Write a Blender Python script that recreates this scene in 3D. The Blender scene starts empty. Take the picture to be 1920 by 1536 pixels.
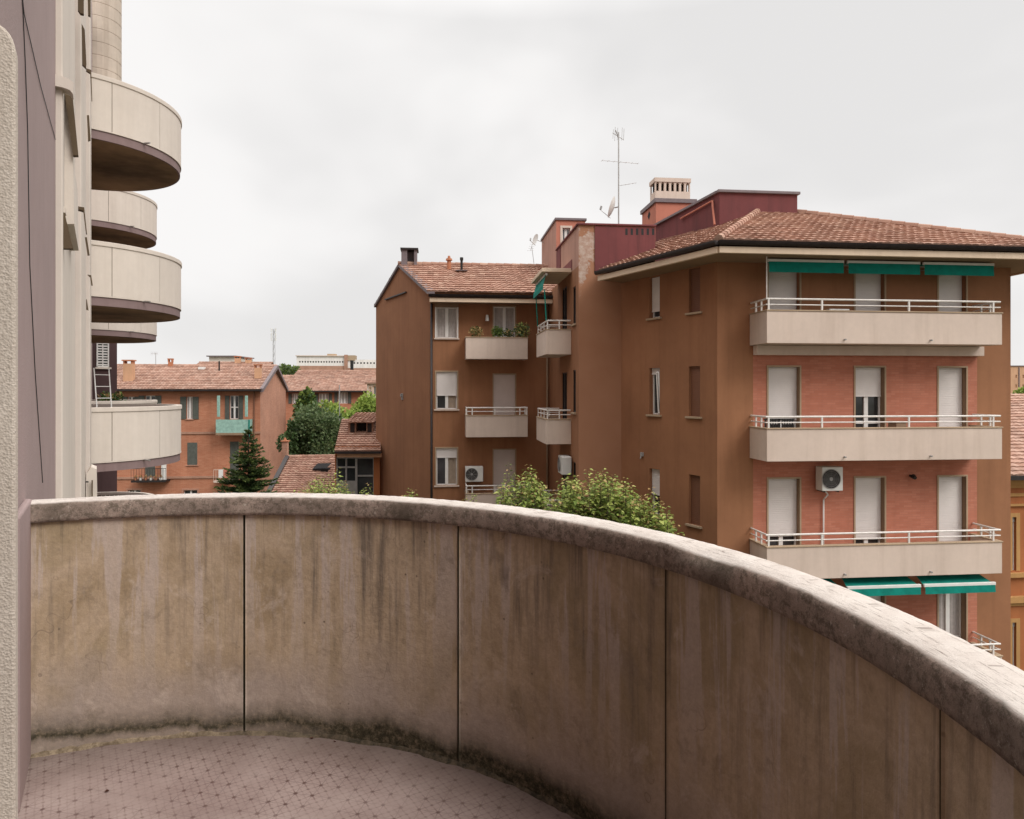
import bpy, math, random
from mathutils import Vector, noise
random.seed(7)
R = math.radians
sc = bpy.context.scene
COL = sc.collection

# ------------------------------------------------------------------ camera
F, HY, EYE = 1300.0, 731.0, 11.2
cam_d = bpy.data.cameras.new("camera")
cam_d.sensor_width = 36.0
cam_d.lens = F / 1920 * 36.0
cam_d.shift_y = -(768 - HY) / 1920.0
cam_d.clip_start = 0.02
cam_d.clip_end = 3000
cam = bpy.data.objects.new("camera", cam_d)
COL.objects.link(cam)
cam.location = (0, 0, EYE)
cam.rotation_euler = (R(90), 0, 0)
sc.camera = cam

# ------------------------------------------------------------------ world: overcast sky
SUN_EL, SUN_AZ = 43.0, 130.0      # azimuth clockwise from +Y
w = bpy.data.worlds.new("World")
sc.world = w
w.use_nodes = True
nt = w.node_tree
for n_ in list(nt.nodes):
    nt.nodes.remove(n_)
def wn(t, **k):
    n_ = nt.nodes.new(t)
    for a, b in k.items():
        setattr(n_, a, b)
    return n_
out = wn("ShaderNodeOutputWorld")
sky = wn("ShaderNodeTexSky", sky_type='NISHITA')
sky.sun_disc = False
sky.sun_elevation = R(SUN_EL)
sky.sun_rotation = R(SUN_AZ)
bg1 = wn("ShaderNodeBackground"); bg1.inputs[1].default_value = 0.06
bg2 = wn("ShaderNodeBackground"); bg2.inputs[1].default_value = 0.90
nt.links.new(sky.outputs[0], bg1.inputs[0])
tc = wn("ShaderNodeTexCoord")
mp = wn("ShaderNodeMapping"); mp.inputs['Scale'].default_value = (1.0, 1.0, 1.9)
mp.inputs['Location'].default_value = (0.35, 0.2, 0.0)
nz = wn("ShaderNodeTexNoise"); nz.inputs['Scale'].default_value = 1.7
nz.inputs['Detail'].default_value = 4; nz.inputs['Roughness'].default_value = 0.48
nz.inputs['Distortion'].default_value = 0.25
cr = wn("ShaderNodeValToRGB")
cr.color_ramp.interpolation = 'EASE'
cr.color_ramp.elements[0].position = 0.38; cr.color_ramp.elements[0].color = (0.715, 0.705, 0.70, 1)
cr.color_ramp.elements[1].position = 0.60; cr.color_ramp.elements[1].color = (0.855, 0.84, 0.83, 1)
nt.links.new(tc.outputs['Generated'], mp.inputs[0])
nt.links.new(mp.outputs[0], nz.inputs[0])
nt.links.new(nz.outputs['Fac'], cr.inputs[0])
nt.links.new(cr.outputs[0], bg2.inputs[0])
# overcast sky: brightest overhead, about a third of that near the horizon
sx = wn("ShaderNodeSeparateXYZ"); nt.links.new(tc.outputs['Generated'], sx.inputs[0])
mr = wn("ShaderNodeMapRange"); mr.inputs['From Min'].default_value = 0.47; mr.inputs['From Max'].default_value = 1.0
mr.inputs['To Min'].default_value = 0.89; mr.inputs['To Max'].default_value = 3.0
nt.links.new(sx.outputs[2], mr.inputs['Value']); nt.links.new(mr.outputs[0], bg2.inputs[1])
mix = wn("ShaderNodeMixShader"); mix.inputs[0].default_value = 0.975
nt.links.new(bg1.outputs[0], mix.inputs[1]); nt.links.new(bg2.outputs[0], mix.inputs[2])
nt.links.new(mix.outputs[0], out.inputs[0])

sun_d = bpy.data.lights.new("sun", 'SUN')
sun_d.energy = 1.5
sun_d.angle = R(28)
sun_d.color = (1.0, 0.965, 0.92)
sun = bpy.data.objects.new("sun", sun_d)
COL.objects.link(sun)
sdir = Vector((math.sin(R(SUN_AZ)) * math.cos(R(SUN_EL)), math.cos(R(SUN_AZ)) * math.cos(R(SUN_EL)), math.sin(R(SUN_EL))))
sun.rotation_euler = sdir.to_track_quat('Z', 'Y').to_euler()

sc.view_settings.view_transform = 'Standard'
sc.view_settings.look = 'None'
sc.view_settings.exposure = 0.35
sc.view_settings.gamma = 1.0

# ------------------------------------------------------------------ materials
MATS = {}
class NB:
    """small node-graph builder"""
    def __init__(s, name):
        s.m = bpy.data.materials.new(name); s.m.use_nodes = True
        s.t = s.m.node_tree
        s.b = s.t.nodes['Principled BSDF']
    def n(s, t, **k):
        x = s.t.nodes.new(t)
        for a, b in k.items(): setattr(x, a, b)
        return x
    def l(s, a, b): s.t.links.new(a, b)
    def pos(s): return s.n("ShaderNodeNewGeometry").outputs['Position']
    def uv(s): return s.n("ShaderNodeUVMap").outputs[0]
    def map(s, v, scale=(1, 1, 1), loc=(0, 0, 0), rot=(0, 0, 0)):
        m = s.n("ShaderNodeMapping"); m.inputs['Scale'].default_value = scale
        m.inputs['Location'].default_value = loc; m.inputs['Rotation'].default_value = rot
        s.l(v, m.inputs[0]); return m.outputs[0]
    def noise(s, v, scale, detail=4, rough=0.55, dist=0.0):
        x = s.n("ShaderNodeTexNoise"); x.inputs['Scale'].default_value = scale
        x.inputs['Detail'].default_value = detail; x.inputs['Roughness'].default_value = rough
        x.inputs['Distortion'].default_value = dist
        s.l(v, x.inputs[0]); return x.outputs['Fac']
    def ramp(s, v, stops):
        x = s.n("ShaderNodeValToRGB"); e = x.color_ramp.elements
        while len(e) < len(stops): e.new(0.5)
        for i, (p, c) in enumerate(stops):
            e[i].position = p
            e[i].color = (c, c, c, 1) if isinstance(c, (int, float)) else (*c, 1)
        s.l(v, x.inputs[0]); return x.outputs[0]
    def mix(s, f, a, b, mode='MIX'):
        x = s.n("ShaderNodeMix", data_type='RGBA', blend_type=mode)
        for i, v in ((0, f), (6, a), (7, b)):
            if isinstance(v, (int, float)): x.inputs[i].default_value = v
            elif isinstance(v, tuple): x.inputs[i].default_value = (*v, 1)
            else: s.l(v, x.inputs[i])
        return x.outputs[2]
    def n_scale(s, v, lo, hi):
        x = s.n("ShaderNodeMapRange"); x.inputs['From Min'].default_value = 0.3; x.inputs['From Max'].default_value = 0.7
        x.inputs['To Min'].default_value = lo; x.inputs['To Max'].default_value = hi; s.l(v, x.inputs['Value']); return x.outputs[0]
    def math(s, op, a, b=0.0, c=0.0):
        x = s.n("ShaderNodeMath", operation=op)
        for i, v in enumerate((a, b, c)):
            if isinstance(v, (int, float)): x.inputs[i].default_value = v
            else: s.l(v, x.inputs[i])
        return x.outputs[0]
    def sep(s, v):
        x = s.n("ShaderNodeSeparateXYZ"); s.l(v, x.inputs[0]); return x.outputs
    def bump(s, h, strength=0.3, dist=0.01):
        x = s.n("ShaderNodeBump"); x.inputs['Strength'].default_value = strength
        x.inputs['Distance'].default_value = dist
        s.l(h, x.inputs['Height']); s.l(x.outputs[0], s.b.inputs['Normal'])
    def done(s, col, rough=0.85, metal=0.0, spec=0.3):
        if isinstance(col, tuple): s.b.inputs['Base Color'].default_value = (*col, 1)
        else: s.l(col, s.b.inputs['Base Color'])
        if isinstance(rough, (int, float)): s.b.inputs['Roughness'].default_value = rough
        else: s.l(rough, s.b.inputs['Roughness'])
        s.b.inputs['Metallic'].default_value = metal
        s.b.inputs['Specular IOR Level'].default_value = spec
        return s.m

def plaster(name, col, var=0.16, streak=0.14, stain=(0.5, 0.45, 0.4), bump=0.25, fine=60):
    g = NB(name); p = g.pos()
    c = g.mix(g.ramp(g.noise(p, 0.55, 5, 0.6), [(0.35, 0.0), (0.68, 1.0)]), tuple(x * (1 - var) for x in col), tuple(min(1, x * (1 + var)) for x in col))
    st = g.ramp(g.noise(g.map(p, (2.2, 2.2, 0.16)), 1.6, 5, 0.62), [(0.47, 0.0), (0.75, 1.0)])
    c = g.mix(g.math('MULTIPLY', st, streak * 3), c, tuple(a * b for a, b in zip(col, stain)))
    mot = g.ramp(g.noise(p, 7.0, 4, 0.65), [(0.3, 0.95), (0.7, 1.0)])
    c = g.mix(1.0, c, mot, 'MULTIPLY')
    g.bump(g.noise(p, fine, 3, 0.6), bump, 0.01)
    return g.done(c, 0.9)

def plain(name, col, rough=0.6, metal=0.0, var=0.1, scale=6.0, spec=0.4, bump=0.0):
    g = NB(name); p = g.pos()
    c = g.mix(g.ramp(g.noise(p, scale, 4, 0.6), [(0.3, 0.0), (0.7, 1.0)]), tuple(x * (1 - var) for x in col), tuple(min(1, x * (1 + var)) for x in col))
    if bump: g.bump(g.noise(p, 40, 3), bump, 0.01)
    return g.done(c, rough, metal, spec)

M = {}
BROWN = (0.315, 0.145, 0.073)
M['brown'] = plaster("brown_plaster", BROWN, 0.10, 0.15, (0.62, 0.6, 0.58))
# tower plaster: same brown with a patch where paint has peeled off
def peeled():
    g = NB("peeled_brown_plaster"); uv = g.uv(); p = g.pos()
    base = g.mix(g.ramp(g.noise(p, 0.6, 4), [(0.35, 0.0), (0.68, 1.0)]), (0.32, 0.152, 0.085), (0.37, 0.185, 0.11))
    o = g.sep(g.map(uv, (1, 1, 1)))
    zz = g.math('SUBTRACT', o[1], 15.35)
    uu = g.math('SUBTRACT', o[0], PEEL_S)
    # widening upwards, narrow tail below
    wid = g.math('MAXIMUM', g.math('MULTIPLY_ADD', zz, 0.34, 0.32), 0.03)
    inside = g.math('SUBTRACT', 1.0, g.math('DIVIDE', g.math('ABSOLUTE', g.math('ADD', uu, g.math('MULTIPLY', zz, -0.12))), wid))
    inz = g.math('SUBTRACT', 1.0, g.math('DIVIDE', g.math('ABSOLUTE', zz), 1.05))
    d = g.math('MINIMUM', inside, g.math('MULTIPLY', inz, 1.6))
    d = g.math('ADD', d, g.math('MULTIPLY', g.math('SUBTRACT', g.noise(p, 3.4, 7, 0.75), 0.5), 5.0))
    k = g.ramp(d, [(0.10, 0.0), (0.30, 0.85)])
    pat = g.ramp(g.noise(g.map(p, (6, 6, 9)), 1.0, 6, 0.75), [(0.36, (0.36, 0.22, 0.17)), (0.5, (0.44, 0.33, 0.27)), (0.66, (0.54, 0.46, 0.40))])
    c = g.mix(k, base, pat)
    g.bump(g.math('MULTIPLY_ADD', k, -0.8, g.noise(p, 60, 3)), 0.4, 0.012)
    return g.done(c, 0.92)
M['maroon'] = plaster("maroon_painted_wall", (0.17, 0.052, 0.052), 0.12, 0.25, (0.55, 0.7, 0.7), 0.1)
M['pinkred'] = plaster("salmon_painted_plaster", (0.50, 0.19, 0.13), 0.06, 0.06)
M['pinkish'] = plaster("dusty_pink_plaster", (0.42, 0.24, 0.185), 0.1, 0.12)
M['cream'] = plaster("cream_balcony_paint", (0.64, 0.52, 0.44), 0.06, 0.09, (0.6, 0.55, 0.5), 0.1)
M['beige'] = plaster("beige_trim_paint", (0.42, 0.31, 0.21), 0.08, 0.08, (0.6, 0.55, 0.5), 0.1)
M['turret'] = plaster('weathered_beige_turret', (0.55, 0.465, 0.385), 0.12, 0.2, (0.5, 0.45, 0.4))
M['fasciabeige'] = plaster('pale_fascia_board', (0.70, 0.55, 0.41), 0.06, 0.08)
M['soffit'] = plaster("dusty_soffit", (0.30, 0.20, 0.13), 0.1, 0.05)
M['precast'] = plaster("cream_precast_concrete", (0.65, 0.575, 0.505), 0.05, 0.07, (0.62, 0.58, 0.54), 0.12)
M['mauve'] = plaster("mauve_painted_plaster", (0.35, 0.262, 0.25), 0.09, 0.10, (0.75, 0.72, 0.72), 0.3, 80)
M['darkmauve'] = plaster("dark_mauve_plaster", (0.085, 0.05, 0.05), 0.1, 0.1)
M['fascia'] = plaster("mauve_slab_edge", (0.24, 0.17, 0.165), 0.1, 0.1)
M['undercoat'] = plaster("weathered_slab_underside", (0.25, 0.165, 0.095), 0.55, 0.05, (0.7, 0.9, 0.5), 0.2)
M['olive'] = plaster("olive_jamb_paint", (0.115, 0.08, 0.048), 0.15, 0.2)
M['white'] = plain("white_enamel", (0.78, 0.76, 0.73), 0.4, 0, 0.04)
M['railing'] = plain("chalky_white_rail_paint", (0.70, 0.66, 0.62), 0.5, 0, 0.12, 9)
M['shutter'] = plain("pale_grey_roller_slats", (0.76, 0.71, 0.68), 0.5, 0, 0.05, 2.0)
M['pinkshutter'] = plain("dusty_pink_roller_slats", (0.60, 0.51, 0.47), 0.55, 0, 0.05, 2.0)
M['brownshutter'] = plain("brown_roller_slats", (0.20, 0.088, 0.05), 0.6, 0, 0.06, 2.0)
M['curtain'] = plain("pale_curtain", (0.44, 0.40, 0.38), 0.9, 0, 0.12, 8)
M['browncurtain'] = plain('beige_brown_curtain', (0.33, 0.26, 0.20), 0.9, 0, 0.12, 8)
M['dark'] = plain("dark_interior", (0.015, 0.012, 0.012), 0.9, 0, 0.2)
M['black'] = plain("black_metal", (0.02, 0.019, 0.018), 0.45, 0.3, 0.2)
M['gutter'] = plain("dark_brown_gutter_metal", (0.028, 0.021, 0.02), 0.5, 0.2, 0.25)
M['metal'] = plain("galvanised_metal", (0.42, 0.41, 0.40), 0.45, 0.7, 0.15)
M['grey'] = plain("grey_plastic", (0.32, 0.31, 0.30), 0.6)
M['lead'] = plain("grey_violet_lead_flashing", (0.17, 0.135, 0.14), 0.6, 0.1, 0.12)
M['whiteplastic'] = plain("white_plastic", (0.70, 0.69, 0.66), 0.45, 0, 0.05)
M['terracotta'] = plain("terracotta_pot", (0.42, 0.17, 0.09), 0.85)
M['soil'] = plain("potting_soil", (0.05, 0.035, 0.025), 0.95)
M['bark'] = plaster("tree_bark", (0.12, 0.09, 0.065), 0.3, 0.3, (0.5, 0.5, 0.5), 0.6, 25)
g = NB("dirty_cement_fillet"); pp = g.pos(); _k = g.ramp(g.math('MULTIPLY_ADD', g.sep(pp)[0], -0.5, g.math('MULTIPLY', g.noise(pp, 6, 4), 0.5)), [(0.72, 0.0), (1.0, 1.0)])
M['mortar'] = g.done(g.mix(_k, g.ramp(g.noise(pp, 30, 6, .8), [(0.4, (0.03, 0.026, 0.017)), (0.6, (0.12, 0.09, 0.06))]), g.ramp(g.noise(pp, 22, 6, .8), [(0.4, (0.13, 0.095, 0.06)), (0.6, (0.32, 0.25, 0.17))])), 0.95)
M['orange'] = plaster("orange_plaster", (0.40, 0.145, 0.055), 0.12, 0.12)
M['yellow'] = plaster("ochre_trim_plaster", (0.47, 0.26, 0.10), 0.1, 0.1)
M['oldbrick_pink'] = None
g = NB("window_glass"); M['glass'] = g.done(g.ramp(g.noise(g.pos(), 1.2), [(0.3, (0.02, 0.022, 0.024)), (0.7, (0.06, 0.06, 0.062))]), 0.06, 0.0, 0.6)

def fabric(name, col):
    g = NB(name); p = g.pos()
    c = g.mix(g.ramp(g.noise(p, 5, 4), [(0.3, 0.0), (0.7, 1.0)]), tuple(x * .8 for x in col), tuple(x * 1.15 for x in col))
    g.bump(g.noise(p, 120, 2), 0.2, 0.004)
    return g.done(c, 0.85)
M['green'] = fabric("green_awning_canvas", (0.0, 0.20, 0.155))
M['greenpaint'] = plain("faded_green_paint", (0.27, 0.43, 0.37), 0.7, 0, 0.2)
M['greyshutter'] = plain("grey_green_wooden_shutter", (0.10, 0.105, 0.09), 0.75, 0, 0.2)

def brick(name, c1, c2, mortar, wob=0.12, bs=(0.25, 0.065)):
    g = NB(name); uv = g.uv(); p = g.pos()
    b = g.n("ShaderNodeTexBrick"); g.l(uv, b.inputs[0])
    b.inputs['Color1'].default_value = (*c1, 1); b.inputs['Color2'].default_value = (*c2, 1)
    b.inputs['Mortar'].default_value = (*mortar, 1); b.inputs['Scale'].default_value = 1.0
    b.inputs['Brick Width'].default_value = bs[0]; b.inputs['Row Height'].default_value = bs[1]
    b.inputs['Mortar Size'].default_value = 0.007; b.inputs['Mortar Smooth'].default_value = 0.3
    c = g.mix(1.0, b.outputs[0], g.ramp(g.noise(p, 0.8, 5, 0.6), [(0.3, 1 - wob), (0.7, 1 + wob)]), 'MULTIPLY')
    st = g.ramp(g.noise(g.map(p, (2.0, 2.0, 0.2)), 1.3, 4), [(0.5, 0.0), (0.8, 0.35)])
    c = g.mix(st, c, tuple(x * .6 for x in c1))
    g.bump(b.outputs['Fac'], -0.25, 0.006)
    return g.done(c, 0.92)
M['salmonbrick'] = brick("salmon_painted_brick", (0.44, 0.158, 0.098), (0.50, 0.20, 0.13), (0.42, 0.17, 0.115))
M['brickwall'] = brick("orange_brickwork", (0.42, 0.155, 0.085), (0.48, 0.205, 0.12), (0.44, 0.24, 0.155))
M['brickgable'] = brick("pink_brick_gable", (0.41, 0.19, 0.125), (0.48, 0.24, 0.165), (0.43, 0.26, 0.19))
M['brickfar'] = brick("far_brown_brick", (0.36, 0.18, 0.12), (0.42, 0.23, 0.16), (0.40, 0.28, 0.21))

def tiles(name, cols, lich=0.25):
    g = NB(name); uv = g.uv(); p = g.pos()
    fl = g.n("ShaderNodeVectorMath", operation='FLOOR'); g.l(uv, fl.inputs[0])
    wnz = g.n("ShaderNodeTexWhiteNoise", noise_dimensions='3D'); g.l(fl.outputs[0], wnz.inputs[0])
    c = g.ramp(wnz.outputs['Value'], [(i / (len(cols) - 1), x) for i, x in enumerate(cols)])
    c = g.mix(1.0, c, g.ramp(g.noise(p, 0.9, 4), [(0.3, 0.82), (0.7, 1.15)]), 'MULTIPLY')
    li = g.ramp(g.noise(p, 5.5, 6, 0.75), [(0.56, 0.0), (0.68, lich)])
    c = g.mix(li, c, (0.16, 0.13, 0.10))
    v = g.math('FRACT', g.sep(uv)[1])
    c = g.mix(g.ramp(v, [(0.0, 0.0), (0.09, 0.0), (0.16, 0.0)]), c, (0.08, 0.05, 0.04))
    g.bump(g.noise(p, 30, 3), 0.3, 0.01)
    return g.done(c, 0.9)
M['tiles'] = tiles("terracotta_roof_tiles", [(0.27, 0.145, 0.10), (0.34, 0.19, 0.138), (0.38, 0.225, 0.165), (0.31, 0.165, 0.118), (0.45, 0.29, 0.215)])
M['tilesfar'] = tiles("old_pale_roof_tiles", [(0.30, 0.165, 0.118), (0.36, 0.215, 0.16), (0.41, 0.265, 0.205), (0.33, 0.19, 0.14), (0.26, 0.155, 0.115)], 0.3)

# parapet inner face: uv = (arc length, height above floor)
def parapet():
    g = NB("stained_concrete_parapet"); uv = g.uv(); p = g.pos()
    o = g.sep(uv)
    base = g.ramp(g.noise(g.map(uv, (1.0, 0.6, 1)), 1.7, 6, 0.62, 0.5), [(0.30, (0.235, 0.185, 0.145)), (0.42, (0.27, 0.195, 0.118)), (0.52, (0.36, 0.262, 0.178)), (0.62, (0.27, 0.19, 0.115)), (0.74, (0.25, 0.19, 0.145))])
    # vertical rain streaks, stronger in the upper half
    s1 = g.noise(g.map(uv, (8.5, 0.5, 1)), 1.0, 7, 0.66, 0.25)
    s2 = g.noise(g.map(uv, (34.0, 1.7, 1)), 1.0, 5, 0.65)
    up = g.ramp(g.math('ADD', o[1], g.math('MULTIPLY', g.noise(g.map(uv, (7, 0.3, 1)), 1.0, 3), 0.55)), [(0.55, 0.22), (1.15, 1.0)])
    k = g.math('MULTIPLY', g.ramp(s1, [(0.52, 0.0), (0.565, 0.75), (0.66, 0.6)]), up)
    c = g.mix(k, base, (0.38, 0.30, 0.255))
    k = g.math('MULTIPLY', g.ramp(g.math('ADD', g.math('MULTIPLY', s1, 0.65), g.math('MULTIPLY', s2, 0.35)), [(0.36, 0.85), (0.475, 0.0)]), up)
    c = g.mix(k, c, (0.125, 0.095, 0.072))
    # mauve cement bloom near the foot
    k = g.ramp(g.math('ADD', o[1], g.math('MULTIPLY', g.math('SUBTRACT', g.noise(uv, 3.0, 4), 0.5), 0.6)), [(0.18, 0.75), (0.42, 0.0)])
    c = g.mix(k, c, (0.295, 0.23, 0.195))
    # blotches
    k = g.ramp(g.noise(g.map(uv, (1, 0.7, 1)), 7.0, 7, 0.78, 0.3), [(0.55, 0.0), (0.68, 0.55)])
    c = g.mix(k, c, (0.155, 0.115, 0.08))
    k = g.ramp(g.noise(g.map(uv, (1, 0.8, 1), (7, 3, 0)), 5.0, 7, 0.75, 0.6), [(0.57, 0.0), (0.66, 0.5)])
    c = g.mix(k, c, (0.43, 0.335, 0.27))
    # short drips starting under the coping
    dr = g.ramp(g.math('SUBTRACT', g.noise(g.map(uv, (11.0, 0.12, 1), (2, 0, 0)), 1.0, 5, 0.75), g.math('MULTIPLY', g.math('SUBTRACT', 1.02, o[1]), 0.55)), [(0.52, 0.0), (0.62, 0.5)])
    c = g.mix(dr, c, (0.085, 0.066, 0.048))
    c = g.mix(1.0, c, (0.96, 1.0, 1.03), 'MULTIPLY')
    # pits and hairline cracks
    vo = g.n("ShaderNodeTexVoronoi"); vo.inputs['Scale'].default_value = 16; g.l(uv, vo.inputs[0])
    pit = g.ramp(vo.outputs['Distance'], [(0.05, 0.75), (0.10, 0.0)])
    pit = g.math('MULTIPLY', pit, g.ramp(g.noise(uv, 3.0, 3), [(0.52, 0.0), (0.6, 1.0)]))
    c = g.mix(pit, c, (0.07, 0.052, 0.038))
    crk = g.n("ShaderNodeTexVoronoi", feature='DISTANCE_TO_EDGE'); crk.inputs['Scale'].default_value = 1.3
    wob = g.n("ShaderNodeVectorMath", operation='ADD'); nzc = g.n("ShaderNodeTexNoise"); nzc.inputs['Scale'].default_value = 5; g.l(uv, nzc.inputs[0]); g.l(uv, wob.inputs[0]); g.l(nzc.outputs['Color'], wob.inputs[1]); g.l(wob.outputs[0], crk.inputs[0])
    ck = g.math('MULTIPLY', g.ramp(crk.outputs['Distance'], [(0.0, 0.6), (0.006, 0.0)]), g.ramp(g.noise(uv, 1.3, 2), [(0.5, 0.0), (0.6, 1.0)]))
    c = g.mix(ck, c, (0.09, 0.065, 0.05))
    # damp dark patches high on the wall
    k = g.math('MULTIPLY', g.ramp(g.noise(g.map(uv, (5.0, 1.6, 1), (3.1, 0, 0)), 1.0, 4, 0.6), [(0.66, 0.0), (0.73, 0.6)]), g.ramp(o[1], [(0.6, 0.0), (0.8, 1.0)]))
    c = g.mix(k, c, (0.07, 0.055, 0.045))
    # moss and dirt band along the floor
    edge = g.math('ADD', g.math('MULTIPLY', g.math('SUBTRACT', g.noise(g.map(uv, (2.6, 0.3, 1)), 1.0, 5, 0.6), 0.5), 0.22), g.math('MULTIPLY', g.math('SUBTRACT', g.noise(uv, 22, 4, 0.7), 0.5), 0.025))
    hh = g.math('ADD', o[1], edge)
    k = g.ramp(hh, [(0.035, 1.0), (0.06, 1.0), (0.075, 0.85), (0.11, 0.4), (0.17, 0.0)])
    foot = g.math('MULTIPLY', g.ramp(hh, [(0.03, 1.0), (0.06, 0.0)]), g.ramp(o[0], [(0.29, 0.0), (0.32, 0.7)]))
    foot = g.math('MULTIPLY', g.ramp(hh, [(0.03, 1.0), (0.06, 0.0)]), g.ramp(g.math('DIVIDE', o[0], 10.0), [(0.27, 0.0), (0.33, 0.75)]))
    k = g.math('SUBTRACT', k, foot)
    c = g.mix(k, c, g.ramp(g.noise(uv, 34, 7, 0.8), [(0.38, (0.022, 0.019, 0.012)), (0.5, (0.055, 0.046, 0.028)), (0.66, (0.17, 0.13, 0.09))]))
    # fine speckle
    c = g.mix(1.0, c, g.ramp(g.noise(p, 48, 8, 0.8), [(0.3, 0.98), (0.7, 1.0)]), 'MULTIPLY')
    c = g.mix(1.0, c, g.n_scale(g.noise(p, 48, 8, 0.8), 1.2, 1.56), 'MULTIPLY')
    h = g.math('ADD', g.noise(p, 22, 6, 0.7), g.math('MULTIPLY', g.noise(p, 3, 3), 0.8))
    g.bump(h, 0.4, 0.012)
    return g.done(c, 0.93, 0, 0.2)
M['parapet'] = parapet()
def coping():
    g = NB("weathered_concrete_coping"); p = g.pos(); uv = g.uv()
    nrm = g.n("ShaderNodeNewGeometry").outputs['Normal']
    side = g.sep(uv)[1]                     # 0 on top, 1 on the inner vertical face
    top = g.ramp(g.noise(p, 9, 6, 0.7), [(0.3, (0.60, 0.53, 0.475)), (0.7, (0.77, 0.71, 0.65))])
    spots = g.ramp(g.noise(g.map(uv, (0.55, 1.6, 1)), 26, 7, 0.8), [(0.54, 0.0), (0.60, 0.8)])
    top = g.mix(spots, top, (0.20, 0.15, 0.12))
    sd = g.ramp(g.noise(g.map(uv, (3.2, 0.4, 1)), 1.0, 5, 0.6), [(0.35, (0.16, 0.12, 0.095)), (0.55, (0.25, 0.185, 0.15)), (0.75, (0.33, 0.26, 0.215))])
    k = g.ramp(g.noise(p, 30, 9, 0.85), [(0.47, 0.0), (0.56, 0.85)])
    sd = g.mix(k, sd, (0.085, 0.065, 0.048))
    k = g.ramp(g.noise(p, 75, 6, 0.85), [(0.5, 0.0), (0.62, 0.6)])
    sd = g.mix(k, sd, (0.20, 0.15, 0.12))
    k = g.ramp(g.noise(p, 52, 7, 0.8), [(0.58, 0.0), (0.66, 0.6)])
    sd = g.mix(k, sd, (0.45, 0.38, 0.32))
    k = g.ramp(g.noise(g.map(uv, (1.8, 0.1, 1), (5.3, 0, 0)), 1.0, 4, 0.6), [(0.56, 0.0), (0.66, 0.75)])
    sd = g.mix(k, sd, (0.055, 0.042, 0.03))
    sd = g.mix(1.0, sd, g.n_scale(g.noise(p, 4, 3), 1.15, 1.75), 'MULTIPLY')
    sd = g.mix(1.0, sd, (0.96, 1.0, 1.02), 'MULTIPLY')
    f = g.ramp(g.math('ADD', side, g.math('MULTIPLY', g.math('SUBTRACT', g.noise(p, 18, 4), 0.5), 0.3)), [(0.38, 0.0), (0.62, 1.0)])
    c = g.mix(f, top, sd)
    g.bump(g.math('ADD', g.noise(p, 35, 9, 0.8), g.noise(p, 120, 5, 0.8)), 0.45, 0.009)
    return g.done(c, 0.95, 0, 0.2)
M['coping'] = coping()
def roughpl():
    g = NB("rough_cream_render"); p = g.pos()
    v = g.n("ShaderNodeTexVoronoi"); v.inputs['Scale'].default_value = 190; g.l(p, v.inputs[0])
    n1 = g.noise(p, 120, 4, 0.65)
    c = g.ramp(n1, [(0.3, (0.50, 0.43, 0.36)), (0.7, (0.68, 0.60, 0.52))])
    c = g.mix(g.ramp(g.noise(p, 2, 4), [(0.35, 0.4), (0.65, 0.0)]), c, (0.38, 0.31, 0.25))
    g.bump(g.math('ADD', n1, v.outputs['Distance']), 0.5, 0.0035)
    return g.done(c, 0.95, 0, 0.2)
M['render'] = roughpl()
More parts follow.
